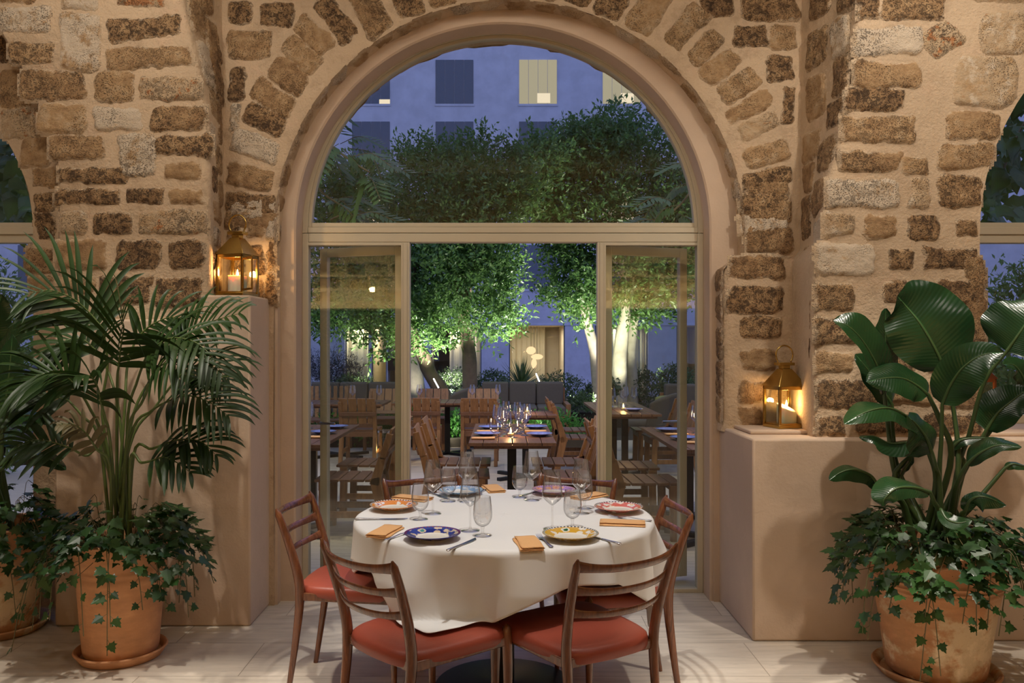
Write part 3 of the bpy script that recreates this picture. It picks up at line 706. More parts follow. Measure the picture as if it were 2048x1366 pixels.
# ================================================================== tableware
ZT=TZ+.0005
def make_plate(name,mat,loc,label,group,rot=0,s=1.0):
    m=MB(); prof=[(0,.004),(.055,.004),(.062,.0055),(.068,.010),(.085,.017),(.105,.0225),(.108,.0245),(.1075,.026),(.104,.0258),(.085,.0205),(.067,.013),(.060,.0085),(.052,.0072),(0,.0072)]
    prof=[(0,.002),(.045,.002),(.046,0),(.052,0),(.053,.002)]+prof[1:]
    m.lathe([(r*s,z*s) for r,z in prof],56); o=m.build(name,mat,loc=loc,rotz=rot); tag(o,label,'plate',group); return o
P={'b':m_plate('blue_painted_plate',(.015,.03,.22),(.62,.50,.36),(.05,.25,.22),(.25,.02,.03),(.02,.03,.2)),
   'y':m_plate('yellow_painted_plate',(.62,.36,.04),(.74,.70,.62),(.02,.12,.05),(.01,.03,.06),(.75,.72,.62)),
   'o':m_plate('orange_painted_plate',(.72,.25,.04),(.76,.72,.68),(.35,.10,.12),(.02,.02,.05),(.75,.7,.66)),
   'r':m_plate('red_painted_plate',(.62,.15,.11),(.75,.68,.60),(.72,.42,.04),(.02,.02,.05),(.76,.7,.66)),
   'l':m_plate('pale_blue_plate',(.22,.42,.66),(.70,.74,.76),(.08,.18,.45),(.1,.2,.5),(.6,.68,.76)),
   'p':m_plate('violet_orange_plate',(.38,.20,.42),(.76,.38,.16),(.60,.12,.10),(.3,.1,.3),(.72,.5,.4))}
G='painted ceramic plates on the round table'
def tp(x,y,z=.745):    # point on the table top under a pixel
    d=F*z/(y-CY); return ((x-CX)*d/F,d)
for k,x,y,l in (('b',865,1072,'plate with a deep blue painted rim at the front left of the white table'),('y',1141,1072,'plate with a yellow painted rim at the front right of the white table'),('o',788,1014,'plate with an orange painted rim at the left of the white table'),('r',1237,1018,'plate with a red and pink painted rim at the right of the white table'),('l',922,984,'plate with a pale blue rim at the back of the white table, behind wine glasses'),('p',1107,983,'plate with a violet and orange rim at the back of the white table')):
    q=tp(x,y,.735); make_plate('plate',P[k],(q[0],q[1],ZT+.001),l,G,rot=x)
def glass_profile(pts,t=.0011):    # closed thin walled profile from outer contour
    return pts+[(max(r-t,.0001),z+(.0008 if i==len(pts)-1 else 0)) for i,(r,z) in reversed(list(enumerate(pts))) if z>pts[0][1]]
def make_wine(s=1.0):
    t=thing('wine_glass','x','glass')
    m=MB(); m.lathe([(.0,.0),(.036,.0),(.0365,.0012),(.030,.0026),(.012,.0055),(.0055,.010),(.0038,.02),(.0035,.06),(.0037,.09),(.0055,.098)],36)
    m.build('stem',M['crystal'],t,smooth=60)
    o=[(.0005,.0975),(.006,.099),(.014,.105),(.028,.117),(.040,.131),(.0415,.137),(.0405,.150),(.037,.180),(.0325,.212),(.0295,.236)]
    o=[(p.x,p.z) for p in curve([(r,0,z) for r,z in o],30)]
    m=MB(); m.lathe(o+[(r-.0010,z) for r,z in reversed(o[2:])]+[(0.0002,.0995)],40); m.build('bowl',M['crystal'],t,smooth=60); return t
def make_water(s=1.0):
    t=thing('water_glass','x','glass')
    m=MB(); m.lathe([(0,0),(.032,0),(.0325,.0012),(.026,.0028),(.010,.006),(.0055,.012),(.0050,.024),(.008,.036)],36); m.build('stem',M['crystal'],t,smooth=60)
    o=[(.0005,.0355),(.009,.037),(.024,.046),(.034,.062),(.0372,.080),(.0365,.105),(.033,.135),(.0305,.153)]
    o=[(p.x,p.z) for p in curve([(r,0,z) for r,z in o],28)]
    m=MB(); m.lathe(o+[(r-.0011,z) for r,z in reversed(o[2:])]+[(.0002,.038)],40); m.build('bowl',M['crystal'],t,smooth=60); return t
wg=make_wine(); hg=make_water()
for i,(x,y,l) in enumerate(((940.4,1061,'tall wine glass between the blue plate and the small front glass'),(1104.7,1058,'tall wine glass just behind the yellow-rimmed plate'),(866,1027,'tall wine glass beside the orange-rimmed plate'),(1162.7,1026,'tall wine glass in front of the napkin at the right back of the white table'),(934.5,1003,'tall wine glass in front of the pale blue plate'),(1063.6,1000,'tall wine glass in front of the violet and orange plate'))):
    q=tp(x,y); dup_at(wg,(q[0],q[1],ZT),i,l,'tall wine glasses on the round table',i==0)
for i,(x,y,l) in enumerate(((965.4,1070.5,'low stemmed water glass nearest the front edge, right of the blue plate'),(1145,1054,'low stemmed water glass touching the back of the yellow-rimmed plate'),(840.5,1038,'low stemmed water glass right of the orange-rimmed plate'),(1169,1016,'low stemmed water glass half hidden behind a tall glass and an orange napkin'),(897,1002.5,'low stemmed water glass overlapping the pale blue plate'),(1039.4,994,'low stemmed water glass at the middle of the table back'))):
    q=tp(x,y); dup_at(hg,(q[0],q[1],ZT),i,l,'low water glasses on the round table',i==0)
def make_napkin(L=.185,W=.082):
    m=MB(); n=10
    prof=[]      # folded layers seen from the short end
    for (z,a,b_) in ((.0005,-1,1),(.0055,1,-1),(.0105,-1,.96),(.0155,.96,-1),(.0165,-1,-1)): pass
    pts=[]
    def layer(z,x0,x1): return [(lerp(x0,x1,i/6),z+.0008*math.sin(i*1.1)) for i in range(7)]
    w=W/2
    cen=layer(.0015,-w,w)+[(w+.003,.0035),(w,.0058)]+layer(.006,w*.97,-w*.97)+[(-w-.004,.0088),(-w*.98,.0118)]+layer(.0122,-w*.95,w*.93)
    up=[]; k=len(cen)
    off=.0012
    def fn(u,v):
        x,z=cen[int(round(u*(k-1)))]; y=(v-.5)*L; e=.0012*noise.noise(Vector((x*30,y*20,3)))
        return Vector((x+.002*math.sin(v*7+z*200),y,z+e))
    m.grid(fn,k-1,8); o=m.build('napkin',M['napkin'],smooth=60)
    so=o.modifiers.new('t','SOLIDIFY'); so.thickness=.0026; so.offset=0
    return o
nk=make_napkin()
for i,(x,y,a,l) in enumerate(((770,1065,76,'folded orange napkin left of the blue-rimmed plate'),(1057,1089,-82,'folded orange napkin at the front edge, left of the fork and yellow plate'),(1245,1048,-9,'folded orange napkin in front of the red and pink plate'),(825,998,-25,'folded orange napkin behind the orange-rimmed plate'),(987,979,-76,'folded orange napkin at the middle back, between the pale blue and violet plates'),(1178,994,44,'folded orange napkin at the right back, beside the violet plate'))):
    o=nk if i==0 else dup(nk); q=tp(x,y); o.location=(q[0],q[1],ZT+.0005); o.rotation_euler=(0,0,R(a-90)); tag(o,l,'napkin','folded orange napkins')
def make_knife():
    t=thing('knife','x','knife')
    m=MB(); m.tube([(0,-.105,.004),(0,-.10,.005),(0,-.06,.0048),(0,-.02,.0042),(0,0,.004)],[(.002,.004),(.0042,.0085),(.0036,.0065),(.003,.0055),(.0025,.006)],10); m.build('handle',M['steel'],t,smooth=60)
    m=MB(); vs=[];
    for y,w in ((0,.006),(.03,.0085),(.07,.0095),(.10,.008),(.118,.001)): vs+=[(-.005,y,.0035),(-.005+w*1.7,y,.0028),(-.005+w*1.7,y,.0036),(-.005,y,.0050)]
    fs=[]
    for i in range(4):
        for j in range(4): fs.append((i*4+j,i*4+(j+1)%4,i*4+4+(j+1)%4,i*4+4+j))
    fs+=[(3,2,1,0),(16,17,18,19)]; m.add(vs,fs); m.build('blade',M['steel'],t,smooth=40); return t
def make_fork():
    t=thing('fork','x','fork')
    m=MB(); m.tube([(0,-.10,.004),(0,-.095,.0045),(0,-.05,.005),(0,0,.009),(0,.025,.007)],[(.0015,.004),(.0026,.0085),(.0018,.005),(.0018,.003),(.0016,.0055)],10); m.build('handle',M['steel'],t,smooth=60)
    m=MB(); m.tube([(0,.022,.0072),(0,.035,.0048),(0,.05,.0045)],[(.0012,.006),(.0012,.011),(.0012,.0118)],10)
    for x in (-.009,-.003,.003,.009): m.tube([(x,.048,.0046),(x,.075,.006),(x,.095,.0105)],[(.0011,.0016),(.0011,.0014),(.0006,.0006)],6)
    m.build('tines',M['steel'],t,smooth=60); return t
kn=make_knife(); fk=make_fork()
def lay(src,a,c,l,g,first,z=0):
    qa=Vector(tp(*a)); qb=Vector(tp(*c)); d=(qb-qa); mid=(qa+qb)/2
    return dup_at(src,(mid.x,mid.y,ZT+z),math.atan2(-d.x,d.y),l,g,first)
for i,(a,c,l) in enumerate((((889.7,1104.5),(954,1076),'table knife right of the blue plate, handle towards the front edge'),((719,1039),(800,1038),'table knife in front of the orange-rimmed plate'),((1223,1084),(1185,1073),'table knife tucked under the right of the yellow-rimmed plate'),((856,984),(894,997),'table knife left of the pale blue plate'),((1076,982),(1048,990),'table knife left of the violet and orange plate'))):
    lay(kn,a,c,l,'steel table knives',i==0)
for i,(a,c,l) in enumerate((((1111,1101.5),(1069,1065),'steel fork between the front napkin and the yellow plate'),((779,1078),(822,1064),'steel fork under the left of the blue plate, beside a napkin'),((960.5,985),(977,978),'steel fork right of the pale blue plate'),((1292,1041),(1225,1034),'steel fork between the red plate and the napkin before it'))):
    lay(fk,a,c,l,'steel table forks',i==0)
# ================================================================== lanterns
def point_light(loc,power,color=(1,.55,.22),r=.02):
    l=bpy.data.lights.new('candle_light','POINT'); l.energy=power; l.color=color; l.shadow_soft_size=r
    o=bpy.data.objects.new('candle_light',l); COL.objects.link(o); o.location=loc; return o
def make_lantern(name,loc,rz,label,W=.15,H=.235,met='brass',open_door=False,group='brass candle lanterns'):
    t=thing(name,label,'lantern',loc,rz,group); h=W/2; mt=M[met]
    m=MB(); m.box(-h,h,-h,h,0,.018); m.box(-h+.006,h-.006,-h+.006,h-.006,.018,.026); m.build('base',mt,t,bevel=.002)
    m=MB(); z1=.026+H; p=.007
    for sx in (-1,1):
        for sy in (-1,1): m.box(sx*(h-p)-p,sx*(h-p)+p,sy*(h-p)-p,sy*(h-p)+p,.018,z1)
    m.box(-h,h,-h,-h+.012,z1-.018,z1); m.box(-h,h,h-.012,h,z1-.018,z1); m.box(-h,-h+.012,-h,h,z1-.018,z1); m.box(h-.012,h,-h,h,z1-.018,z1)
    m.build('frame',mt,t,bevel=.0015)
    m=MB(); n=.028; zt=z1+.095; e=.006
    m.add([(-h-e,-h-e,z1),(h+e,-h-e,z1),(h+e,h+e,z1),(-h-e,h+e,z1),(-n,-n,zt),(n,-n,zt),(n,n,zt),(-n,n,zt)],[(0,1,5,4),(1,2,6,5),(2,3,7,6),(3,0,4,7),(3,2,1,0),(4,5,6,7)])
    m.box(-n*.8,n*.8,-n*.8,n*.8,zt,zt+.018); m.box(-.046,.046,-.03,.03,zt+.018,zt+.034)
    m.build('roof',mt,t,bevel=.0015)
    m=MB(); c=zt+.075; P=[]
    for i in range(25):
        a=R(-40)+R(260)*i/24; P.append((.052*math.cos(a)*1.0,0,c+.052*math.sin(a)))
    m.tube(P,.0042,8); m.tube([P[0],(.044,0,zt+.026)],.0042,8); m.tube([P[-1],(-.044,0,zt+.026)],.0042,8); m.build('handle',mt,t,smooth=60)
    m=MB()
    for s in (-1,1): m.box(s*(h-.004)-.001,s*(h-.004)+.001,-h+.014,h-.014,.026,z1-.018)
    m.box(-h+.014,h-.014,h-.005,h-.003,.026,z1-.018)
    if not open_door: m.box(-h+.014,h-.014,-h+.003,-h+.005,.026,z1-.018)
    m.build('glass',M['pane'],t,smooth=0)
    if open_door:
        d=MB(); g=MB(); L=W-.026; ang=R(open_door); c_,s_=math.cos(ang),math.sin(ang)
        Mx=Matrix.Translation((h-.004,-h+.004,0))@Matrix.Rotation(ang,4,'Z')
        for (x0,x1,za,zb) in ((0,.010,.026,z1-.022),(L-.010,L,.026,z1-.022),(.01,L-.01,.026,.038),(.01,L-.01,z1-.034,z1-.022)): d.box(x0,x1,-.003,.003,za,zb,0,Mx)
        dr=d.build('lantern_door',mt,t,bevel=.001); g.box(.01,L-.01,-.001,.001,.038,z1-.034,0,Mx); g.build('glass',M['pane'],dr,smooth=0)
    return t
def make_candle(loc,r,h,label,group,melt=0,flame=True,power=1.2,lit=.03):
    t=thing('candle',label,'candle',loc,0,group); m=MB()
    def top(a,rr): return h-melt*(.5+.5*math.cos(a+.6))*(rr**1.5)
    vs=[];fs=[];n=28; rings=[(0,.0),(1,.0),(1,None),(.86,None),(.6,'d'),(.01,'d')]
    for k,(q,zz) in enumerate(rings):
        for j in range(n):
            a=2*PI*j/n; z=zz if zz==0 else top(a,q if zz is None else .6)-(.012 if zz=='d' else 0)
            vs.append((q*r*math.cos(a),q*r*math.sin(a),z))
    for i in range(len(rings)-1):
        for j in range(n): fs.append((i*n+j,i*n+(j+1)%n,(i+1)*n+(j+1)%n,(i+1)*n+j))
    m.add(vs,fs); m.build('wax',M['wax'],t,smooth=50)
    m=MB(); zt=h-.012-melt*.3; m.tube([(0,0,zt),(0,.001,zt+.012)],.0012,6); m.build('wick',M['black_metal'],t)
    if flame:
        m=MB(); m.lathe([(.0005,0),(.0045,.006),(.006,.013),(.0042,.024),(.0004,.038)],14,(0,0,zt+.008)); f=m.build('flame',M['flame'],t,smooth=60)
        f.visible_shadow=True
        point_light(Vector(loc)+Vector((0,0,zt+.03)),power)
    return t
G='pillar candles inside the lanterns'
LL=(-1.462,4.60,1.757)
make_lantern('lantern',LL,R(-14),'tall brass lantern with its glass door ajar on the left plaster ledge',W=.165,H=.20,open_door=-38)
make_candle((LL[0]+.0,LL[1],LL[2]+.0265),.050,.09,'short lit candle glowing in the lantern on the left ledge',G,.004,True,6.0)
LR=(1.538,4.60,1.041)
make_lantern('lantern',LR,R(14),'polished brass lantern on the right plaster ledge beside the stone pier',W=.165,H=.20)
make_candle((LR[0]+.012,LR[1],LR[2]+.0265),.052,.105,'half melted lit candle in the lantern on the right ledge',G,.055,True,3)
L3=(2.60,4.66,1.041)
make_lantern('lantern',L3,R(8),'coppery lantern half hidden behind the paddle leaves by the right window',W=.17,H=.24,met='copper')
make_candle((L3[0],L3[1],L3[2]+.0265),.048,.09,'lit candle in the coppery lantern behind the paddle leaves',G,.01,True,1.6)

# ================================================================== pots
def pot(parent,prof,mat,ribs=(),arc=None):
    P=[(p.x,p.z) for p in curve([(r,0,z) for r,z in prof],44)]
    def rib(z):
        return sum(.006*math.exp(-((z-q)/.006)**2) for q in ribs)
    P=[(r+rib(z),z) for r,z in P]; rt,zt=P[-1]
    P+=[(rt+.004,zt+.012),(rt-.004,zt+.02),(rt-.022,zt+.016),(rt-.028,zt-.02),(rt-.035,zt-.07),(0.001,zt-.07)]
    m=MB(); m.lathe([(0.001,0)]+P,72)
    if arc:
        a0,z0,w,h=arc
        pts=[]
        for i in range(21):
            q=PI*i/20; x=w*math.cos(q); z=z0+h*math.sin(q); r=interp(z,[(b,a) for a,b in P[:44]])+.004
            a=a0+x/r; pts.append((r*math.cos(a),r*math.sin(a),z))
        m.tube(pts,.011,8)
    return m.build('pot',mat,parent,smooth=60)
def saucer(loc,r,label,mat):
    m=MB(); m.lathe([(0,0),(r*.86,0),(r*.9,.004),(r,.035),(r+.006,.042),(r,.048),(r-.012,.044),(r*.88,.014),(0,.012)],56)
    o=m.build('pot_saucer',mat,loc=loc,smooth=50); tag(o,label,'saucer','clay saucers under the pots'); return o
# ---- trailing ivy: vines with lobed leaves
IVY=[(0,0),(.18,.10),(.42,.04),(.34,.24),(.50,.42),(.27,.46),(.22,.72),(.08,.66),(0,1.0)]
def lobed(mb,pos,d,nrm,size):
    d=Vector(d).normalized(); n=Vector(nrm); n=(n-d*n.dot(d)); n=n.normalized() if n.length>1e-3 else d.orthogonal().normalized(); s=d.cross(n)
    o=len(mb.v); vs=[]
    for x,y in IVY: vs.append(pos+s*x*size+d*y*size+n*(-.22*x*size+.05*size*math.sin(y*5)))
    for x,y in IVY[1:-1]: vs.append(pos-s*x*size+d*y*size+n*(-.22*x*size+.05*size*math.sin(y*5)))
    k=len(IVY); L=list(range(k)); Rr=[0]+list(range(k,k+k-2))+[k-1]
    fs=[(L[0],L[1],L[3],L[8]),(L[1],L[2],L[3]),(L[3],L[4],L[5]),(L[3],L[5],L[8]),(L[5],L[6],L[7]),(L[5],L[7],L[8])]
    fs+=[tuple(Rr[i] for i in reversed(f)) for f in [(0,1,3,8),(1,2,3),(3,4,5),(3,5,8),(5,6,7),(5,7,8)]]
    mb.add(vs,fs)
def ivy(parent,rim,zr,rise,spread,seed,nm=230,hang=(),skip=None):
    rg=random.Random(seed); m=MB(); vn=MB()
    for i in range(int(nm*1.7)):           # cushion of leaves over the soil and rim
        a=rg.uniform(0,2*PI); q=rg.uniform(.25,1)**.6; r=q*spread; z=zr+rise*(1-q**2.2)*rg.uniform(.5,1.15)+rg.uniform(-.04,.05)-(.10*max(0,(q-.75)/.25))
        p=Vector((r*math.cos(a),r*math.sin(a),z))
        if skip and skip(p): continue
        out=Vector((math.cos(a),math.sin(a),0))
        d=out*rg.uniform(.2,1)+Vector((rg.uniform(-.7,.7),rg.uniform(-.7,.7),rg.uniform(-.9,.2)))
        lobed(m,p,d,out*.5+Vector((rg.uniform(-.5,.5),rg.uniform(-.8,.2),1)),rg.uniform(.045,.082))
        if i%5==0: vn.tube(curve([(out.x*rim*.6,out.y*rim*.6,zr-.02),(p.x*.8,p.y*.8,z+.01),p],6),.0018,4)
    for (az,out_,drop,n) in hang:
        a=R(az); o=Vector((math.cos(a),math.sin(a),0))
        if skip and skip(o*(rim+.07+out_)): continue
        sw=rg.uniform(-.08,.08); side=Vector((-o.y,o.x,0))
        P=curve([o*rim*.8+Vector((0,0,zr)),o*(rim+.07)+Vector((0,0,zr+.05)),o*(rim+.07+out_*.6)+side*sw+Vector((0,0,zr-drop*.35)),o*(rim+.05+out_)+side*sw*1.5+Vector((0,0,zr-drop))],24)
        vn.tube(P,.0022,5)
        for k in range(n):
            t=(k+.6)/n; p=P[min(24,int(t*24))]; sd=1 if k%2 else -1
            d=o*.45+side*sd*rg.uniform(.4,1)+Vector((0,0,rg.uniform(-1,-.25))); st=p+d.normalized()*.02
            lobed(m,st,d,o+Vector((0,rg.uniform(-.6,0),rg.uniform(.1,.9))),rg.uniform(.05,.09)*(1-.3*t)); vn.tube([p,st],.0012,4)
    iv=m.build('ivy',M['ivy'],parent,smooth=0); vn.build('vine',M['vine'],iv); return iv
def auto_hang(seed,n,lo=.12,hi=.42):
    rg=random.Random(seed); return [(360*i/n+rg.uniform(-9,9),rg.uniform(.0,.14),rg.uniform(lo,hi),rg.randint(5,9)) for i in range(n)]
# ---- pinnate palm frond
def frond(parent,pet,rach,nl,Lm,droop=.35,nrm=(0,-.75,.65),seed=0,brown=False):
    rg=random.Random(seed); m=MB(); n=Vector(nrm).normalized(); P=curve(rach,40)
    st=MB(); C=curve(pet+rach[:1],16); st.tube(C+P[1:],[lerp(.0085,.0055,i/16) for i in range(17)]+[lerp(.0055,.0012,i/40) for i in range(1,41)],7)
    for k in range(nl):
        t=.03+.95*k/(nl-1); i=min(39,int(t*40)); p=P[i]; tg=(P[min(40,i+1)]-P[max(0,i-1)]).normalized()
        sd=tg.cross(n)
        sd=sd.normalized() if sd.length>.05 else tg.orthogonal().normalized(); nn=sd.cross(tg)
        L=Lm*interp(t,[(0,.72),(.15,.95),(.4,1),(.7,.82),(1,.42)])
        for s in (-1,1):
            fw=lerp(.45,1.35,t)+rg.uniform(-.16,.16); d=(sd*s+tg*fw+nn*rg.uniform(-.05,.22)).normalized(); w=lerp(.0165,.009,t)*rg.uniform(.8,1.15); q=p.copy(); L_=L*rg.uniform(.88,1.08); N=7; vs=[]; dr=droop*rg.uniform(.7,1.3)
            for j in range(N+1):
                u=j/N; dd=(d+Vector((0,0,-dr*2.0*u*u))).normalized()
                wid=w*(math.sin(PI*min(1,u*.86+.14))**.7 if u<1 else 0); c=dd.cross(nn); c=c.normalized() if c.length>.05 else dd.orthogonal().normalized(); up=c.cross(dd)
                vs+=[q-c*wid+up*wid*.35,q.copy(),q+c*wid+up*wid*.35]; q=q+dd*L_/N
            fs=[]
            for j in range(N): fs+=[(3*j,3*j+1,3*j+4,3*j+3),(3*j+1,3*j+2,3*j+5,3*j+4)]
            m.add(vs,fs)
    o=m.build('frond',M['palm'] if not brown else M['vine'],parent,smooth=60); st.build('stem',M['palm_stem'],o,smooth=60); return o
# ---- big paddle leaf
def paddle(parent,pet,mid,hw,nrm,fold=.35,curl=.0,seed=0,ruffle=.06,asym=0):
    rg=random.Random(seed); P=curve(mid,22); NU=12; N=Vector(nrm).normalized(); vs=[];uv=[]
    for i,p in enumerate(P):
        t=i/22; tg=(P[min(22,i+1)]-P[max(0,i-1)]).normalized(); sd=tg.cross(N); sd=sd.normalized() if sd.length>.05 else tg.orthogonal().normalized(); nn=sd.cross(tg)
        w=hw*(math.sin(PI*min(1,max(0,.02+.98*t))**.82)**.62 if 0<t<1 else .02)
        for j in range(NU+1):
            x=j/NU*2-1; a=abs(x); ws=w*(1+asym*(1 if x>0 else -1))
            h=fold*a*ws - curl*a*a*ws + ruffle*hw*math.sin(t*17+seed+x*2)*a*a
            vs.append(p+sd*x*ws*(1-.12*fold)+nn*h); uv.append((j/NU,t))
    fs=[]
    for i in range(22):
        for j in range(NU): k=i*(NU+1)+j; fs.append((k,k+1,k+NU+2,k+NU+1))
    m=MB(); m.add(vs,fs); o=m.build('leaf',M['paddle'],parent,smooth=180)
    ul=o.data.uv_layers.new(name='UVMap'); ul.data.foreach_set('uv',np.array([uv[l.vertex_index] for l in o.data.loops],dtype=np.float32).ravel())
    st=MB(); C=curve(list(pet)+[mid[0]],16); st.tube(C+P[1:20],[(lerp(.016,.009,i/16),lerp(.013,.008,i/16)) for i in range(17)]+[(lerp(.008,.0015,i/19),)*2 for i in range(19)],8); st.build('stem',M['paddle_stem'],o,smooth=60)
    return o
# ================= palm in the pot by the left block
PB=Vector((-1.84,4.03,.03))
saucer((PB.x,PB.y,.0),.205,'clay saucer under the potted palm beside the left block',M['terracotta'])
pl=thing('potted_palm','feathery palm with trailing ivy in a tall terracotta pot before the left block','plant',PB,0)
PP=[(.165,.0),(.172,.03),(.185,.20),(.198,.36),(.205,.43),(.212,.47),(.218,.52)]
pot(pl,PP,M['terracotta'],ribs=(.36,.40))
m=MB(); m.lathe([(.0,.49),(.185,.485)],32); m.build('soil',M['soil'],pl)
def zl(x,y,Y): return px(x/2.906,540+y/2.906,Y)-PB     # palm crop pixels -> local
def base(i): a=i*2.4; return Vector((.05*math.cos(a),.05*math.sin(a),.47))
FR=[ # petiole via, rachis, leaflets, length, droop, normal
 ([(600,900,4.05),(625,560,4.05)],[(600,345,4.02),(520,250,4.0),(420,165,3.95),(290,118,3.88),(150,140,3.8)],20,.34,.25,(.25,-.8,.55)),
 ([(680,900,4.0),(682,640,3.95)],[(690,560,3.92),(703,440,3.88),(720,330,3.8),(700,290,3.66)],17,.40,.38,(0,-.95,.3)),
 ([(760,900,4.05),(900,600,4.1)],[(1010,440,4.12),(1110,365,4.1),(1230,300,4.05),(1400,250,3.98)],19,.23,.40,(.1,-.8,.6)),
 ([(740,900,4.0),(800,640,3.95)],[(860,480,3.9),(980,400,3.85),(1110,410,3.8),(1210,480,3.75),(1290,600,3.72)],20,.30,.55,(.2,-.6,.75)),
 ([(760,960,4.0),(880,820,3.95)],[(960,770,3.9),(1080,730,3.85),(1210,765,3.8),(1330,850,3.77)],19,.27,.6,(.1,-.6,.8)),
 ([(780,1060,3.98),(880,1040,3.93)],[(960,1010,3.9),(1060,985,3.86),(1170,1000,3.84),(1260,1080,3.82)],16,.22,.6,(.1,-.6,.8)),
 ([(600,1000,3.98),(520,800,3.9)],[(440,670,3.85),(360,610,3.8),(230,610,3.75),(110,680,3.72)],20,.32,.45,(-.2,-.7,.7)),
 ([(580,1000,4.0),(480,850,4.0)],[(400,760,4.0),(280,730,3.98),(160,740,3.95),(60,800,3.92)],17,.27,.55,(-.1,-.6,.8)),
 ([(600,1080,3.95),(500,1080,3.9)],[(420,1040,3.86),(300,1000,3.82),(190,990,3.8),(100,1020,3.78)],16,.22,.45,(-.1,-.7,.7)),
 ([(720,880,4.1),(740,560,4.18)],[(790,400,4.22),(880,320,4.22),(990,275,4.2),(1070,290,4.15)],16,.22,.4,(.2,-.8,.5)),
 ([(740,960,3.95),(830,760,3.85)],[(880,640,3.8),(930,560,3.75),(1010,540,3.7),(1100,620,3.66)],16,.28,.7,(.1,-.6,.8)),
 ([(700,900,4.12),(640,620,4.2)],[(560,470,4.22),(470,400,4.2),(350,420,4.15),(270,480,4.1)],17,.28,.45,(-.1,-.7,.7)),
 ([(760,1000,4.1),(900,800,4.15)],[(1020,640,4.15),(1120,560,4.12),(1230,560,4.08),(1330,640,4.05)],18,.27,.55,(.1,-.6,.8)),
 ([(760,1100,3.9),(820,1120,3.85)],[(880,1110,3.8),(950,1090,3.78),(1030,1120,3.76),(1110,1180,3.74)],12,.2,.5,(.1,-.6,.8)),
 ([(640,1000,3.88),(610,860,3.8)],[(590,780,3.74),(570,690,3.7),(530,620,3.62),(450,620,3.55)],15,.26,.6,(-.1,-.7,.7)),
]
for i,(pt,ra,nl,L,dr,nm) in enumerate(FR):
    frond(pl,[base(i)]+[zl(*p) for p in pt],[zl(*p) for p in ra],int(nl*.74),L*1.08,dr*1.35,nm,i)
for i,(pt,ra,L) in enumerate((([(640,1150,3.9)],[(560,1040,3.85),(500,950,3.8),(430,900,3.76),(350,900,3.72)],.12),)):
    frond(pl,[base(20)]+[zl(*p) for p in pt],[zl(*p) for p in ra],8,L,.7,(0,-.7,.7),50,True)
ivy(pl,.20,.52,.17,.40,11,240,auto_hang(3,17,.14,.36)+[(205,.22,.50,10),(222,.16,.34,9),(195,.14,.40,9),(285,.0,.46,8),(350,.08,.36,8),(180,.25,.25,9),(10,.18,.22,8),(325,.04,.3,8)],skip=lambda p:p.y>.33)
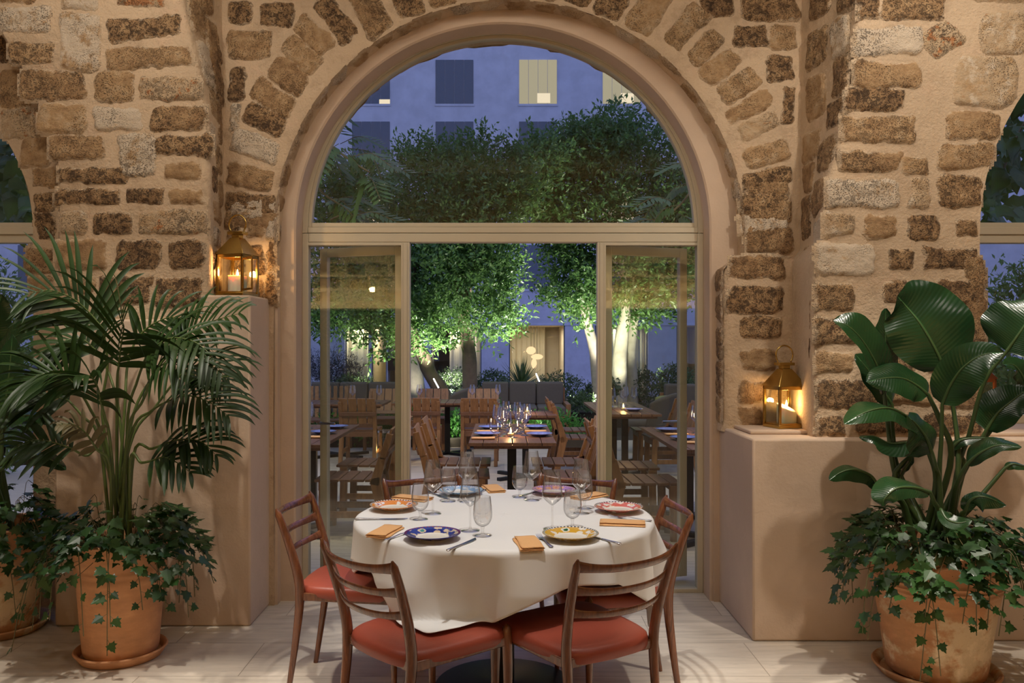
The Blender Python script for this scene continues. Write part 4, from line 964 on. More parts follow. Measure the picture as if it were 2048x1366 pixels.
# ================= bird of paradise in the right pot
RB=Vector((1.955,3.80,.03))
saucer((RB.x,RB.y,0),.262,'large clay saucer under the worn pot at the right',M['terracotta_worn'])
pr=thing('potted_bird_of_paradise','broad paddle-leaved plant with ivy in a worn terracotta pot at the right','plant',RB,0)
pot(pr,[(.205,.0),(.212,.03),(.235,.20),(.258,.34),(.270,.40),(.277,.44),(.276,.50),(.282,.545)],M['terracotta_worn'],ribs=(.385,.405,.43),arc=(R(255),.45,.085,.075))
m=MB(); m.lathe([(.0,.50),(.25,.49)],32); m.build('soil',M['soil'],pr)
def zr(x,y,Y): return px(1640+x/2.679,570+y/2.679,Y)-RB
def pb(i): a=i*2.1+.4; return Vector((.07*math.cos(a),.07*math.sin(a)+.0,.48))
PD=[ # petiole via pts, midrib pts, half width, normal, fold, curl
 ([(740,1000,3.86),(720,700,3.92)],[(668,452,3.92),(610,330,3.93),(530,200,3.95),(455,110,3.97),(415,58,3.94)],.205,(-.15,-.95,.25),.10,.15,.16),
 ([(400,1000,3.95),(365,760,3.92)],[(345,590,3.88),(310,450,3.84),(235,310,3.8),(150,220,3.78),(72,190,3.8)],.095,(.35,-.85,.4),.25,.1,.25),
 ([(420,1000,4.0),(385,760,4.02)],[(368,600,4.02),(352,430,4.03),(350,270,4.05),(352,125,4.06)],.11,(.5,-.8,.1),.1,.1,0),
 ([(430,1020,3.98),(390,800,3.96)],[(385,640,3.95),(330,560,3.95),(260,460,3.96),(190,370,3.97)],.10,(.3,-.8,.5),.1,.2,.3),
 ([(700,950,3.8),(640,720,3.8)],[(580,590,3.8),(520,540,3.8),(440,500,3.78),(340,500,3.76),(250,520,3.74)],.10,(0,-.75,.6),.15,.3,0),
 ([(735,1000,3.9),(800,800,3.86),(880,520,3.8)],[(1000,355,3.76),(1060,270,3.74),(1130,170,3.73),(1190,90,3.74)],.175,(-.35,-.75,.5),.1,.1,0),
 ([(640,1080,3.78),(650,820,3.75)],[(655,640,3.73),(700,535,3.7),(770,440,3.66),(870,375,3.62),(985,362,3.58)],.105,(-.45,-.75,.45),.25,.1,.1),
 ([(620,1080,3.74),(585,900,3.68)],[(560,800,3.64),(470,710,3.58),(370,660,3.52),(250,680,3.47),(130,745,3.44)],.080,(.15,-.55,.8),-.35,.1,.25),
 ([(640,1080,3.72),(620,980,3.68)],[(600,900,3.66),(570,820,3.62),(520,750,3.58),(470,700,3.55)],.095,(-.3,-.7,.6),-.2,.1,-.2),
 ([(420,1080,3.9),(440,960,3.88)],[(600,850,3.86),(500,840,3.84),(380,850,3.82),(290,810,3.82),(210,815,3.82)],.065,(0,-.4,.9),-.3,.2,0),
 ([(450,1180,3.84),(370,1140,3.8)],[(320,1095,3.78),(270,1020,3.75),(180,990,3.72),(110,1005,3.7),(50,1045,3.68)],.048,(.1,-.6,.7),-.45,.1,0),
 ([(640,1240,3.6),(610,1160,3.55)],[(590,1110,3.52),(500,1085,3.46),(410,1090,3.43),(350,1140,3.42),(335,1185,3.42)],.062,(0,-.7,.7),-.25,.2,.3),
 ([(715,1150,3.74),(740,1050,3.7)],[(785,965,3.66),(850,905,3.62),(950,860,3.58),(1080,870,3.54)],.058,(-.2,-.6,.7),-.2,.2,-.4),
 ([(800,1200,3.84),(880,1110,3.84)],[(990,982,3.84),(1030,960,3.83),(1080,968,3.82),(1140,985,3.82)],.024,(0,-.6,.7),-.3,.1,0),
 ([(760,1250,3.62),(760,1230,3.58)],[(775,1215,3.55),(810,1150,3.5),(880,1135,3.47),(1000,1180,3.45)],.045,(-.1,-.7,.6),-.3,.1,.3),
 ([(700,1250,3.62),(660,1240,3.55)],[(648,1205,3.5),(680,1255,3.46),(740,1275,3.44),(815,1262,3.43)],.036,(.1,-.8,.5),.1,.1,0),
 ([(770,1000,3.94),(830,900,3.94)],[(890,780,3.92),(950,690,3.9),(1030,620,3.88),(1130,545,3.86)],.10,(-.35,-.7,.55),.15,.1,-.1),
 ([(770,1000,3.98),(900,800,4.0)],[(1110,540,3.98),(1080,480,3.97),(1040,430,3.96),(980,425,3.94)],.06,(-.2,-.7,.6),.2,.1,0),
 ([(450,1180,3.9),(440,1080,3.9)],[(430,1030,3.9),(450,990,3.89),(480,950,3.88),(503,915,3.88)],.032,(.6,-.7,.2),.2,.1,0),
 ([(760,1000,3.9),(720,900,3.9)],[(700,880,3.88),(760,830,3.86),(870,820,3.84),(990,825,3.82)],.03,(0,-.5,.8),-.3,.1,0),
]
for i,(pt,mi,hw,nm,fo,cu,asy) in enumerate(PD):
    paddle(pr,[pb(i)]+[zr(*p) for p in pt],[zr(*p) for p in mi],hw,nm,fo,cu,i,.05,asy)
ivy(pr,.26,.55,.15,.43,21,300,auto_hang(9,22,.10,.30)+[(200,.12,.34,9),(215,.1,.36,9),(232,.03,.46,9),(250,.02,.50,8),(330,.12,.34,9),(345,.16,.42,9),(300,.04,.28,8),(190,.16,.24,9),(280,.02,.26,7)],skip=lambda p:p.y>.33)
# ================= plant at the far left
LB=Vector((-2.66,4.40,.03))
saucer((LB.x,LB.y,0),.245,'clay saucer under the pot at the far left',M['terracotta_worn'])
pf=thing('potted_bird_of_paradise','tall paddle-leaved plant with ivy in a ribbed terracotta pot at the far left','plant',LB,0)
pot(pf,[(.19,.0),(.197,.03),(.22,.20),(.242,.36),(.25,.42),(.25,.46),(.255,.51)],M['terracotta_worn'],ribs=(.36,.385,.41))
m=MB(); m.lathe([(.0,.47),(.22,.46)],32); m.build('soil',M['soil'],pf)
def zf(x,y,Y): return px(x/2.906,540+y/2.906,Y)-LB
for i,(pt,mi,hw,nm,fo,cu) in enumerate((
 ([(-30,1000,4.4)],[(0,520,4.38),(60,420,4.36),(160,340,4.33),(300,285,4.3)],.085,(-.3,-.8,.4),.15,.1),
 ([(0,1150,4.3),(10,1000,4.28)],[(20,880,4.26),(40,720,4.24),(60,540,4.24),(72,375,4.26)],.085,(-.1,-.95,.2),.12,.1),
 ([(-20,1150,4.3),(10,960,4.28)],[(40,890,4.26),(120,850,4.22),(220,850,4.18),(315,895,4.15)],.055,(0,-.5,.8),-.2,.1),
 ([(-30,1220,4.25),(20,1150,4.2)],[(60,1110,4.16),(160,1080,4.1),(270,1090,4.05),(385,1160,4.0)],.052,(0,-.55,.8),-.25,.1),
 ([(-20,1100,4.42),(0,850,4.42)],[(30,700,4.42),(120,620,4.4),(220,575,4.38),(310,560,4.35)],.07,(-.1,-.7,.6),-.2,.1),
 ([(-40,1100,4.5),(-60,700,4.5)],[(-80,500,4.5),(-60,380,4.5),(-20,250,4.5),(10,140,4.5)],.10,(.2,-.9,.2),.15,.1),
 ([(0,1000,4.46),(120,700,4.46)],[(230,560,4.4),(300,480,4.34),(380,430,4.3),(450,420,4.26)],.05,(-.1,-.7,.6),-.2,.1),
 ([(-20,1150,4.5),(20,1060,4.5)],[(20,1010,4.48),(80,1010,4.45),(150,1020,4.42),(230,1010,4.38)],.03,(0,-.4,.9),-.2,.1))):
    paddle(pf,[pb(i)]+[zf(*p) for p in pt],[zf(*p) for p in mi],hw,nm,fo,cu,i+40)
ivy(pf,.235,.52,.18,.40,31,230,auto_hang(15,16,.08,.3)+[(300,.05,.45,8),(330,.06,.36,8)],skip=lambda p:(p.x>.19 and p.y>-.04) or p.y>.28)
# ================================================================== terrace and garden ground
m=MB(); m.box(-14,14,5.14,13.0,-.10,0); struct(m.build('terrace_floor',M['terrace']))
m=MB()
def gr(u,v):
    y=lerp(13,60,v); x=lerp(-45,45,u); return Vector((x,y,-.02-.9*sstep(17,28,y)+.05*noise.noise(Vector((x*.4,y*.4,0)))))
m.grid(gr,40,30); struct(m.build('garden_ground',M['earth']))
m=MB(); m.box(-3.2,1.2,12.1,12.75,-.02,.12); m.box(-7,7,15.2,17.5,-.3,.25); struct(m.build('garden_bed',M['earth']))
# ================================================================== teak chairs and tables
def make_teak_chair():
    t=thing('garden_chair','x','chair')
    m=MB()
    for i in range(5): y=-.20+i*.098; m.box(-.225,.225,y,y+.088,.425,.447)
    m.box(-.225,.225,.225,.25,.36,.425); m.box(-.225,.225,-.22,-.195,.36,.425)
    m.build('seat',M['teak_x'],t,bevel=.003)
    for s in (-1,1):
        m=MB(); x=s*.205
        m.bar((x,.225,0),(x,.215,.425),.045,.06,(0,1,0)); m.build('leg',M['teak'],t,bevel=.004)
        m=MB(); m.bar((x,-.285,0),(x,-.185,.46),.045,.06,(0,1,0),w1=.045,t1=.085); m.bar((x,-.185,.40),(x,-.245,.62),.045,.08,(0,1,0),t1=.055); m.bar((x,-.245,.60),(x,-.305,.80),.045,.05,(0,1,0)); m.build('leg',M['teak'],t,bevel=.004)
        m=MB(); m.bar((x,-.25,.17),(x,.22,.17),.025,.05); m.build('stretcher',M['teak'],t,bevel=.003)
    m=MB()
    for i in range(4):
        x=-.168+i*.112; m.bar((x,-.222,.52),(x,-.318,.835),.100,.018,(0,1,0))
    m.build('backrest',M['teak'],t,bevel=.003)
    m=MB(); m.bar((-.225,-.285,.645),(.225,-.285,.645),.05,.022,(0,1,.3)); m.bar((-.205,-.212,.50),(.205,-.212,.50),.05,.022,(0,1,.3)); m.build('back_rail',M['teak_x'],t,bevel=.003)
    return t
tc=make_teak_chair(); n_=[0]
def gchair(x,y,deg,label,group):
    n_[0]+=1; return dup_at(tc,(x,y,0),R(deg),label,group,n_[0]==1)
def make_teak_table(name,x0,x1,y0,y1,label,top=.74,posts=1):
    t=thing(name,label,'table',((x0+x1)/2,(y0+y1)/2,0)); w=(x1-x0)/2; d=(y1-y0)/2
    n=max(4,int(round(2*w/.105))); m=MB(); s=2*w/n
    for i in range(n): m.box(-w+i*s+.003,-w+(i+1)*s-.003,-d,d,top-.028,top)
    m.box(-w+.04,w-.04,-d+.06,-d+.12,top-.055,top-.028); m.box(-w+.04,w-.04,d-.12,d-.06,top-.055,top-.028)
    m.build('tabletop',M['teak_x'],t,bevel=.003)
    for k in range(posts):
        yy=0 if posts==1 else (-d*.5 if k==0 else d*.5)
        m=MB(); m.box(-.035,.035,yy-.035,yy+.035,.03,top-.028); m.build('leg',M['black_metal'],t,bevel=.004)
        m=MB(); m.bar((-.30,yy-.26,.018),(.30,yy+.26,.018),.06,.036); m.bar((-.30,yy+.26,.019),(.30,yy-.26,.019),.06,.036); m.build('foot',M['black_metal'],t,bevel=.004)
    return t
TT=.7405
make_teak_table('garden_table',-.275,.405,6.42,7.95,'slatted teak terrace table straight out through the open doorway, with a glowing candle',posts=2,top=.74)
make_teak_table('garden_table',-2.05,-1.355,6.30,7.86,'slatted teak terrace table seen through the left glass panel, two plates on it',posts=2)
make_teak_table('garden_table',1.243,1.93,6.0,7.6,'slatted teak terrace table seen low through the right glass panel, dark blue plate on it',posts=2)
make_teak_table('garden_table',1.03,1.70,9.0,10.9,'slatted teak terrace table farther out behind the right mullion, flowers and candle on it',posts=2,top=.74)
make_teak_table('garden_table',-1.48,-.05,10.95,11.75,'long teak terrace table behind two slatted chair backs, before the green bed',top=.72,posts=1)
make_teak_table('garden_table',-2.75,-1.56,10.75,11.6,'teak terrace table at the far left in front of the left grey sofa',top=.72)
make_teak_table('garden_table',-.10,.58,9.1,9.7,'small slatted teak table between the candlelit table and the grey sofa',top=.72)
G='slatted teak chairs at the centre terrace table'
gchair(-.40,7.55,-90,'teak chair at the left of the candlelit centre terrace table, farther of the two',G); gchair(-.40,6.85,-88,'teak chair at the left of the candlelit centre terrace table, nearer to the doorway',G)
gchair(.53,7.55,90,'teak chair at the right of the candlelit centre terrace table, farther of the two',G); gchair(.50,6.80,91,'teak chair at the right of the candlelit centre terrace table, nearer to the doorway',G)
G='slatted teak chairs at the left terrace table'
gchair(-1.17,7.50,88,'teak chair right of the left terrace table, farther one of the pair',G); gchair(-1.19,6.72,90,'teak chair right of the left terrace table, nearest to the left glass panel',G)
G='slatted teak chairs at the right terrace table'
gchair(1.04,7.32,-90,'teak chair left of the right terrace table, farther of the pair beside the right mullion',G); gchair(1.06,6.55,-88,'teak chair left of the right terrace table, nearest to the right glass panel',G)
G='slatted teak chairs at the farther right table'
gchair(.84,10.35,-90,'teak chair left of the farther right table, its back edge beside the grey sofa arm',G); gchair(.86,9.55,-91,'teak chair left of the farther right table, just left of the right mullion',G)
gchair(1.88,10.4,90,'teak chair right of the farther right table, next to the rounded grey chair',G); gchair(1.90,9.62,92,'teak chair right of the farther right table, nearer to the glass panel',G)
G='slatted teak chairs at the far left tables'
gchair(-1.78,10.45,0,'teak chair with its four-slat back to us, left of the left mullion',G); gchair(-1.02,10.55,2,'teak chair with its four-slat back to us, just right of the left mullion',G); gchair(-.30,10.5,-1,'teak chair with its four-slat back to us, behind the centre terrace table',G)
gchair(-1.75,12.0,180,'teak chair facing us across the far left table, before the left sofa',G); gchair(-1.05,12.02,178,'teak chair facing us behind the long table, at the foot of the leaning trunk',G); gchair(-.30,12.02,181,'teak chair facing us behind the long table, at the foot of the upright trunk',G)
# slatted armchair at the left
t=thing('slatted_armchair','wide slatted teak armchair with a curved back behind the left glass panel','armchair',(-2.58,12.25,0),R(-172))
m=MB()
for i in range(11):
    u=i/10*2-1; x=.36*math.sin(u*1.15)/math.sin(1.15); y=-.30+.10*u*u
    m.bar((x,y,.40),(x*1.03,y-.10,.86),.055,.016,(0,1,0))
m.build('backrest',M['teak'],t,bevel=.003)
m=MB(); m.tube([(.37*math.sin(u*1.15)/math.sin(1.15),-.38+.10*u*u,.66) for u in [i/8-1 for i in range(17)]],[(.022,.014)]*17,8,ref=(0,0,1)); m.build('back_rail',M['teak'],t)
m=MB()
for i in range(5): m.box(-.33,.33,-.26+i*.11,-.16+i*.11,.38,.405)
m.build('seat',M['teak_x'],t,bevel=.003)
for s in (-1,1):
    for y in (-.25,.26):
        m=MB(); m.bar((s*.34,y,0),(s*.34,y,.60 if y>0 else .40),.05,.05,(0,1,0)); m.build('leg',M['teak'],t,bevel=.004)
    m=MB(); m.box(s*.34-.035,s*.34+.035,-.30,.30,.60,.63); m.build('armrest',M['teak_x'],t,bevel=.004)
# ================================================================== rounded grey shell chairs
def shell_chair(loc,rz,label,first=[None]):
    if first[0] is None:
        t=thing('shell_chair','x','armchair'); first[0]=t
        m=MB()
        def fn(u,v):
            a=lerp(-1.25,1.25,u); r=.33+.05*v; z=.36+v*(.46-.16*abs(a)**2*.5); return Vector((r*math.sin(a),-r*math.cos(a)+.02-.08*v,z))
        m.grid(fn,24,10); o=m.build('shell',M['sofa'],t,smooth=60); so=o.modifiers.new('t','SOLIDIFY'); so.thickness=.035
        m=MB(); m.lathe([(0,.36),(.30,.36),(.33,.38),(.33,.44),(.30,.47),(0,.48)],32); m.build('seat',M['sofa'],t,smooth=60)
        m=MB(); m.grid(lambda u,v:Vector((lerp(-.20,.20,u),-.22-.06*v+.02*math.cos((u-.5)*3),.47+.30*v)),10,8); o=m.build('back_cushion',M['green_cushion'],t,smooth=60); so=o.modifiers.new('t','SOLIDIFY'); so.thickness=.09; b=o.modifiers.new('b','BEVEL'); b.width=.03; b.segments=3
        for sx in (-1,1):
            for sy in (-1,1):
                m=MB(); m.bar((sx*.2,sy*.2,.36),(sx*.25,sy*.25,0),.035,.035); m.build('leg',M['teak'],t)
        o=t
    else: o=dup(first[0])
    o.location=loc; o.rotation_euler=(0,0,rz); o['label']=label; o['group']='rounded grey garden chairs'; return o
shell_chair((-.86,13.3,.0),R(70),'rounded grey garden chair with an olive cushion under the leaning trunk')
shell_chair((1.98,11.6,0),R(60),'rounded grey garden chair behind the farther right table')
# ================================================================== grey sofas
def make_sofa(x0,x1,y,label,n=3,top=.84,loc_z=0,rz=0):
    w=(x1-x0)/2; t=thing('garden_sofa',label,'sofa',((x0+x1)/2,y,loc_z),R(180)+rz,'grey cushioned garden sofas')
    m=MB(); m.box(-w,w,-.42,.42,.16,.30); m.box(-w,w,-.44,-.38,.16,.74)
    for s in (-1,1): m.box(s*w-.04,s*w+.04,-.42,.42,.0,.50)
    m.build('frame',M['teak'],t,bevel=.006)
    for i in range(n):
        a=-w+.04+i*(2*w-.08)/n; c=a+(2*w-.08)/n-.008
        m=MB(); m.box(a,c,-.26,.44,.30,.46); m.build('seat_cushion',M['sofa'],t,bevel=.035,seg=4)
        m=MB(); m.box(a,c,-.40,-.22,.44,top); o=m.build('back_cushion',M['sofa'],t,bevel=.04,seg=4)
    return t
make_sofa(-.43,1.06,14.2,'long charcoal garden sofa in the middle, before the spiky yucca')
make_sofa(-3.35,-1.80,14.1,'charcoal garden sofa at the left, below the lavender bush')
make_sofa(2.42,4.0,12.6,'charcoal garden sofa at the far right, behind the right glass panel',top=.88)
# ================================================================== things on the terrace tables
def tile(src,lst,z,name,group,seedrot=True):
    pass
wine_n=hgl_n=0
def og(x,y,z,label,group): return dup_at(wg,(x,y,z),x*7,label,group)
def oh(x,y,z,label,group): return dup_at(hg,(x,y,z),x*5,label,group)
G='glasses on the candlelit centre table'
Lb='stemmed glass in the cluster round the candle on the centre terrace table'
for x,y in ((-.02,6.86),(.13,7.06),(-.06,7.22),(.12,7.5),(.02,7.62),(.17,6.92),(.0,7.0),(.20,7.3)): og(x,y,TT,Lb,G)
for x,y in ((.08,6.78),(.16,7.2),(-.08,6.78),(.03,7.34)): oh(x,y,TT,'low glass in the cluster round the candle on the centre terrace table','low glasses on the candlelit centre table')
bp=make_plate('plate',M['blueplate'],(-.14,6.90,TT),'blue plate at the near left of the candlelit terrace table','blue plates on the terrace tables',0,1.0)
def op(x,y,z,label): o=dup(bp); o.location=(x,y,z); o['label']=label; return o
op(-.12,7.45,TT,'blue plate at the far left of the candlelit terrace table'); op(.29,6.88,TT,'blue plate at the near right of the candlelit terrace table'); op(.28,7.48,TT,'blue plate at the far right of the candlelit terrace table')
op(-1.52,7.05,TT,'blue plate at the near right of the left terrace table'); op(-1.50,7.5,TT,'blue plate at the far right of the left terrace table')
op(1.42,6.62,TT,'dark blue plate at the near left of the right terrace table'); op(1.42,7.25,TT,'blue plate at the far left of the right terrace table'); op(1.46,9.45,TT,'plate at the near right edge of the farther right table'); op(1.18,9.8,TT,'plate at the left edge of the farther right table')
def on(x,y,z,a,label): o=dup(nk); o.location=(x,y,z+.001); o.rotation_euler=(0,0,R(a)); o['label']=label; o['group']='napkins on the terrace tables'
on(-.165,6.66,TT,90,'orange napkin at the near left corner of the candlelit terrace table'); on(-.14,7.20,TT,90,'orange napkin between the two left plates of the candlelit table'); on(.27,7.2,TT,90,'orange napkin between the two right plates of the candlelit table'); on(1.43,6.95,TT,90,'napkin between the two plates on the right terrace table'); on(1.42,6.38,TT,90,'napkin before the dark blue plate on the right terrace table'); on(-1.50,6.75,TT,90,'napkin before the near plate on the left terrace table')
for x,y,l in ((-1.68,7.2,'wine glass on the left terrace table, beside its plates'),(-1.74,7.5,'wine glass at the back of the left terrace table'),(1.62,7.1,'wine glass on the right terrace table behind the door leaf edge'),(1.72,7.3,'wine glass at the right of the right terrace table'),(1.58,7.42,'wine glass at the far side of the right terrace table'),(-1.80,6.9,'wine glass at the near left of the left terrace table')): og(x,y,TT,l,'wine glasses on the side terrace tables')
for x,y,l in ((-.42,11.1,'wine glass above the centre chair back, left one of two'),(-.08,11.12,'wine glass above the centre chair back, right one of two'),(-1.12,11.1,'wine glass above the chair just right of the mullion, right one'),(-1.36,11.12,'wine glass above the chair just right of the mullion, left one'),(-1.63,10.95,'wine glass on the far left table above the chair, right one'),(-1.98,10.97,'wine glass on the far left table above the chair, left one')): og(x,y,.7205,l,'wine glasses on the far tables')
for x,y in ((1.28,9.9),(1.20,10.1),(1.42,10.0),(1.48,10.2),(1.36,10.3),(1.55,10.0)): og(x,y,TT,'stemmed glass beside the flowers on the farther right table','glasses on the farther right table')
# tea lights in glass cups
def tealight(loc,label,power=1.5,first=[None]):
    if first[0] is None:
        t=thing('tealight_holder','x','candle holder'); m=MB(); m.lathe([(0,0),(.026,0),(.030,.004),(.034,.075),(.0325,.075),(.029,.006),(0,.006)],24); m.build('cup',M['crystal'],t,smooth=60)
        m=MB(); m.lathe([(0,.007),(.024,.007),(.024,.028),(0,.026)],18); m.build('wax',M['wax'],t,smooth=40)
        m=MB(); m.lathe([(.0005,.03),(.006,.038),(.007,.046),(.004,.060),(.0004,.074)],12); m.build('flame',M['flame'],t,smooth=60); first[0]=t; o=t
    else: o=dup(first[0])
    o.location=loc; o['label']=label; o['group']='tea lights on the terrace tables'; point_light(Vector(loc)+Vector((0,0,.10)),power); return o
tealight((.055,6.83,TT),'glowing tea light in the middle of the candlelit centre table',3.0); tealight((.26,9.35,.7205),'tea light on the small table before the grey sofa',2); tealight((1.36,9.55,TT),'glowing tea light on the farther right table',2.5); tealight((1.665,7.0,TT),'glowing tea light on the right terrace table behind the glass',2.5); tealight((1.86,7.1,TT),'tea light at the right end of the right terrace table',1.5)
# flower sprigs on the farther right table
t=thing('flower_vase','small glass vase with loose green sprigs on the farther right table','vase',(1.33,10.05,TT)); m=MB(); m.lathe([(0,0),(.035,0),(.04,.05),(.03,.12),(.028,.12),(.037,.05),(.032,.004),(0,.004)],20); m.build('vase',M['crystal'],t,smooth=60)
m=MB(); rg=random.Random(3)
for i in range(16):
    a=rg.uniform(0,6.28); P=curve([(0,0,.02),(.03*math.cos(a),.03*math.sin(a),.15),(.13*math.cos(a)*rg.uniform(.4,1),.13*math.sin(a),.24+rg.uniform(0,.1))],8); m.tube(P,.0018,4)
    for p in P[4:]: 
        for q in range(2): lobed(m,p,(rg.uniform(-1,1),rg.uniform(-1,1),rg.uniform(-.2,1)),(0,-.5,1),.045)
m.build('sprig',M['shrub'],t,smooth=0)
# hurricane lanterns on the terrace floor
def hurricane(loc,label):
    t=thing('glass_hurricane_lantern',label,'lantern',loc,0,'glass hurricane lanterns on the terrace'); m=MB(); m.lathe([(0,0),(.10,0),(.10,.42),(.097,.42),(.097,.006),(0,.006)],36); m.build('cylinder',M['pane'],t,smooth=50)
    m=MB(); m.lathe([(.101,.40),(.106,.40),(.106,.425),(.095,.425),(.095,.40)],36); m.build('rim',M['steel'],t,smooth=50)
hurricane((-1.47,10.4,0),'glass hurricane lantern with a lit candle on the terrace, left of the mullion'); make_candle((-1.47,10.4,.007),.045,.17,'lit pillar candle inside the hurricane lantern on the terrace','pillar candles in the hurricane lanterns',.004,True,4)
hurricane((-1.22,9.9,0),'empty-looking glass hurricane lantern beside the left mullion')
# ================================================================== leaf masses
def leaf_mesh(name,mat,blobs,n,size,rng,parent=None,up=.45,per=9,tl=.36,shell=.45,aspect=.42,label=None):
    w=np.array([(b[3]*b[4]*b[5])**(2/3) for b in blobs]); w/=w.sum(); nt=n//per
    k=rng.choice(len(blobs),nt,p=w); B=np.array([b[:6] for b in blobs])[k]
    d=rng.normal(size=(nt,3)); d/=np.linalg.norm(d,axis=1)[:,None]
    r=rng.random(nt)**shell
    o=B[:,:3]+d*B[:,3:]*r[:,None]
    td=d*.7+np.array([0,0,up])+rng.normal(size=(nt,3))*.45; td/=np.linalg.norm(td,axis=1)[:,None]
    tt=(np.arange(per)+.5)/per; L=tl*rng.uniform(.6,1.3,nt)
    pos=o[:,None,:]+td[:,None,:]*(tt[None,:,None]*L[:,None,None]); pos=pos.reshape(-1,3)+rng.normal(size=(nt*per,3))*.012
    td=np.repeat(td,per,axis=0); N=len(pos)
    ld=td*.55+rng.normal(size=(N,3))*.65; ld/=np.linalg.norm(ld,axis=1)[:,None]
    nn=rng.normal(size=(N,3)); sd=np.cross(ld,nn); sd/=np.linalg.norm(sd,axis=1)[:,None]; nn=np.cross(sd,ld)
    s=size*rng.uniform(.65,1.25,N)[:,None]
    v=np.stack([pos,pos+ld*s*.5-sd*s*aspect*.5+nn*s*.08,pos+ld*s,pos+ld*s*.5+sd*s*aspect*.5+nn*s*.08],1).reshape(-1,3)
    i=np.arange(N)*4; f=np.stack([np.stack([i,i+1,i+2],1),np.stack([i,i+2,i+3],1)],1).reshape(-1,3)
    me=bpy.data.meshes.new(name); me.vertices.add(len(v)); me.vertices.foreach_set('co',v.astype(np.float32).ravel())
    me.loops.add(f.size); me.loops.foreach_set('vertex_index',f.astype(np.int32).ravel()); me.polygons.add(len(f)); me.polygons.foreach_set('loop_start',(np.arange(len(f))*3).astype(np.int32)); me.update(calc_edges=True)
    me.materials.append(mat); ob=bpy.data.objects.new(name,me); COL.objects.link(ob)
    if parent is not None: ob.parent=parent
    return ob
NR=np.random.default_rng(4)
def bl(x,y,Y,rx,ry=None,rd=None):      # blob traced at a depth
    p=px(x,y,Y); s=Y/F; ry=ry or rx; return (p.x,p.y,p.z,rx*s,(rd or rx*.9)*s,ry*s)
def tree(label,Y,trunks,blobs,n,pale=False,size=.10):
    base=px(*trunks[0][0][:2],Y); t=thing('tree',label,'tree',(base.x,Y,base.z),0,'trees in the courtyard garden'); off=Vector((base.x,Y,base.z))
    m=MB()
    for tr in trunks:
        P=[px(q[0],q[1],Y+(q[3] if len(q)>3 else 0))-off for q in tr]; C=curve(P,22); rr=[interp(i/22,[(j/(len(tr)-1),q[2]*Y/F) for j,q in enumerate(tr)])*(1+.12*noise.noise(C[i]*5)) for i in range(23)]
        C=[c+Vector((noise.noise(c*2.3)*.05,0,0)) for c in C]; m.tube(C,rr,12)
    m.build('trunk',M['bark_pale'] if pale else M['bark'],t,smooth=70)
    bb=[(b[0]-off.x,b[1]-off.y,b[2]-off.z)+tuple(b[3:]) for b in [bl(*q) for q in blobs]]
    leaf_mesh('foliage',M['tree_leaf'],bb,int(n*1.35),size,NR,t); return t
tree('tree with a dark trunk leaning left from under the grey shell chair',15.2,[[(905,830,17),(880,780,15),(850,725,14),(828,670,12),(822,600,9),(835,520,6)],[(826,640,8),(800,580,5),(770,520,3)],[(822,600,8),(860,520,5),(890,460,3)]],
  [(870,520,15.2,95,110),(900,440,15.4,90,90),(850,350,15.6,75,70),(790,600,15,85,60),(850,640,14.8,70,65),(720,620,15.2,70,45),(800,470,15.4,90,90),(880,640,14.6,50,60),(760,680,14.9,50,32),(900,345,15.8,45,45),(835,335,15.8,38,30)],20000)
tree('tree with an upright dark forked trunk right of the leaning one',14.8,[[(938,830,17),(940,770,15),(937,700,14),(928,640,11),(930,570,9),(925,500,6),(935,420,3)],[(930,600,9),(905,550,7),(885,480,5)],[(930,610,8),(945,540,7),(965,470,4)]],
  [(950,450,14.8,95,90),(930,540,14.6,85,70),(990,560,14.6,45,40),(1000,620,14.5,40,45),(970,640,14.4,40,42),(940,385,15,90,70),(965,325,15.2,55,50),(1000,400,14.8,70,55),(1040,365,15,60,60),(1080,325,15.3,55,45),(985,520,14.6,60,60),(1010,660,14.4,22,25)],17000)
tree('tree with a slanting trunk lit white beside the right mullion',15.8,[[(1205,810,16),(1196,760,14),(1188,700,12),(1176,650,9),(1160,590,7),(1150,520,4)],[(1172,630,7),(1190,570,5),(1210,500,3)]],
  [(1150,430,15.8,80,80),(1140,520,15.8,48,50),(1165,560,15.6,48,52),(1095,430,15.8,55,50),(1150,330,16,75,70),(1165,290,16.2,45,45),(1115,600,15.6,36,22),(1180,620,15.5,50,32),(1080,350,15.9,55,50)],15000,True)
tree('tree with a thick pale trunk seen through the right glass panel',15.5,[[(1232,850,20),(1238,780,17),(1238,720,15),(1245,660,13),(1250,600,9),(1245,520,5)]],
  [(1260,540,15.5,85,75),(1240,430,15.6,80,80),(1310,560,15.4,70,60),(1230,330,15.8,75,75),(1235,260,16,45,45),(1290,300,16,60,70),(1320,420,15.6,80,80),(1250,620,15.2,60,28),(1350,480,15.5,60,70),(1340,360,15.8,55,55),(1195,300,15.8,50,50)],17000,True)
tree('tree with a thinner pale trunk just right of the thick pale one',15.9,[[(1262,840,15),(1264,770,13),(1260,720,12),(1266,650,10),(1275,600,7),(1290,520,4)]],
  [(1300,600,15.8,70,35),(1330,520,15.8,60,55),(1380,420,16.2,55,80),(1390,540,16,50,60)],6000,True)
tree('tree with a knotted pale trunk behind the left mullion',16.6,[[(838,850,24),(832,790,20),(826,740,17),(822,690,14),(805,620,10),(780,550,6)],[(826,760,12),(850,800,8),(853,830,7)]],
  [(740,560,16.6,75,65),(690,580,16.6,65,60),(660,500,16.8,60,75),(740,450,16.8,80,75),(680,640,16.4,55,35),(720,380,17,70,60),(660,400,17,60,70),(640,620,16.6,40,50)],15000,True)
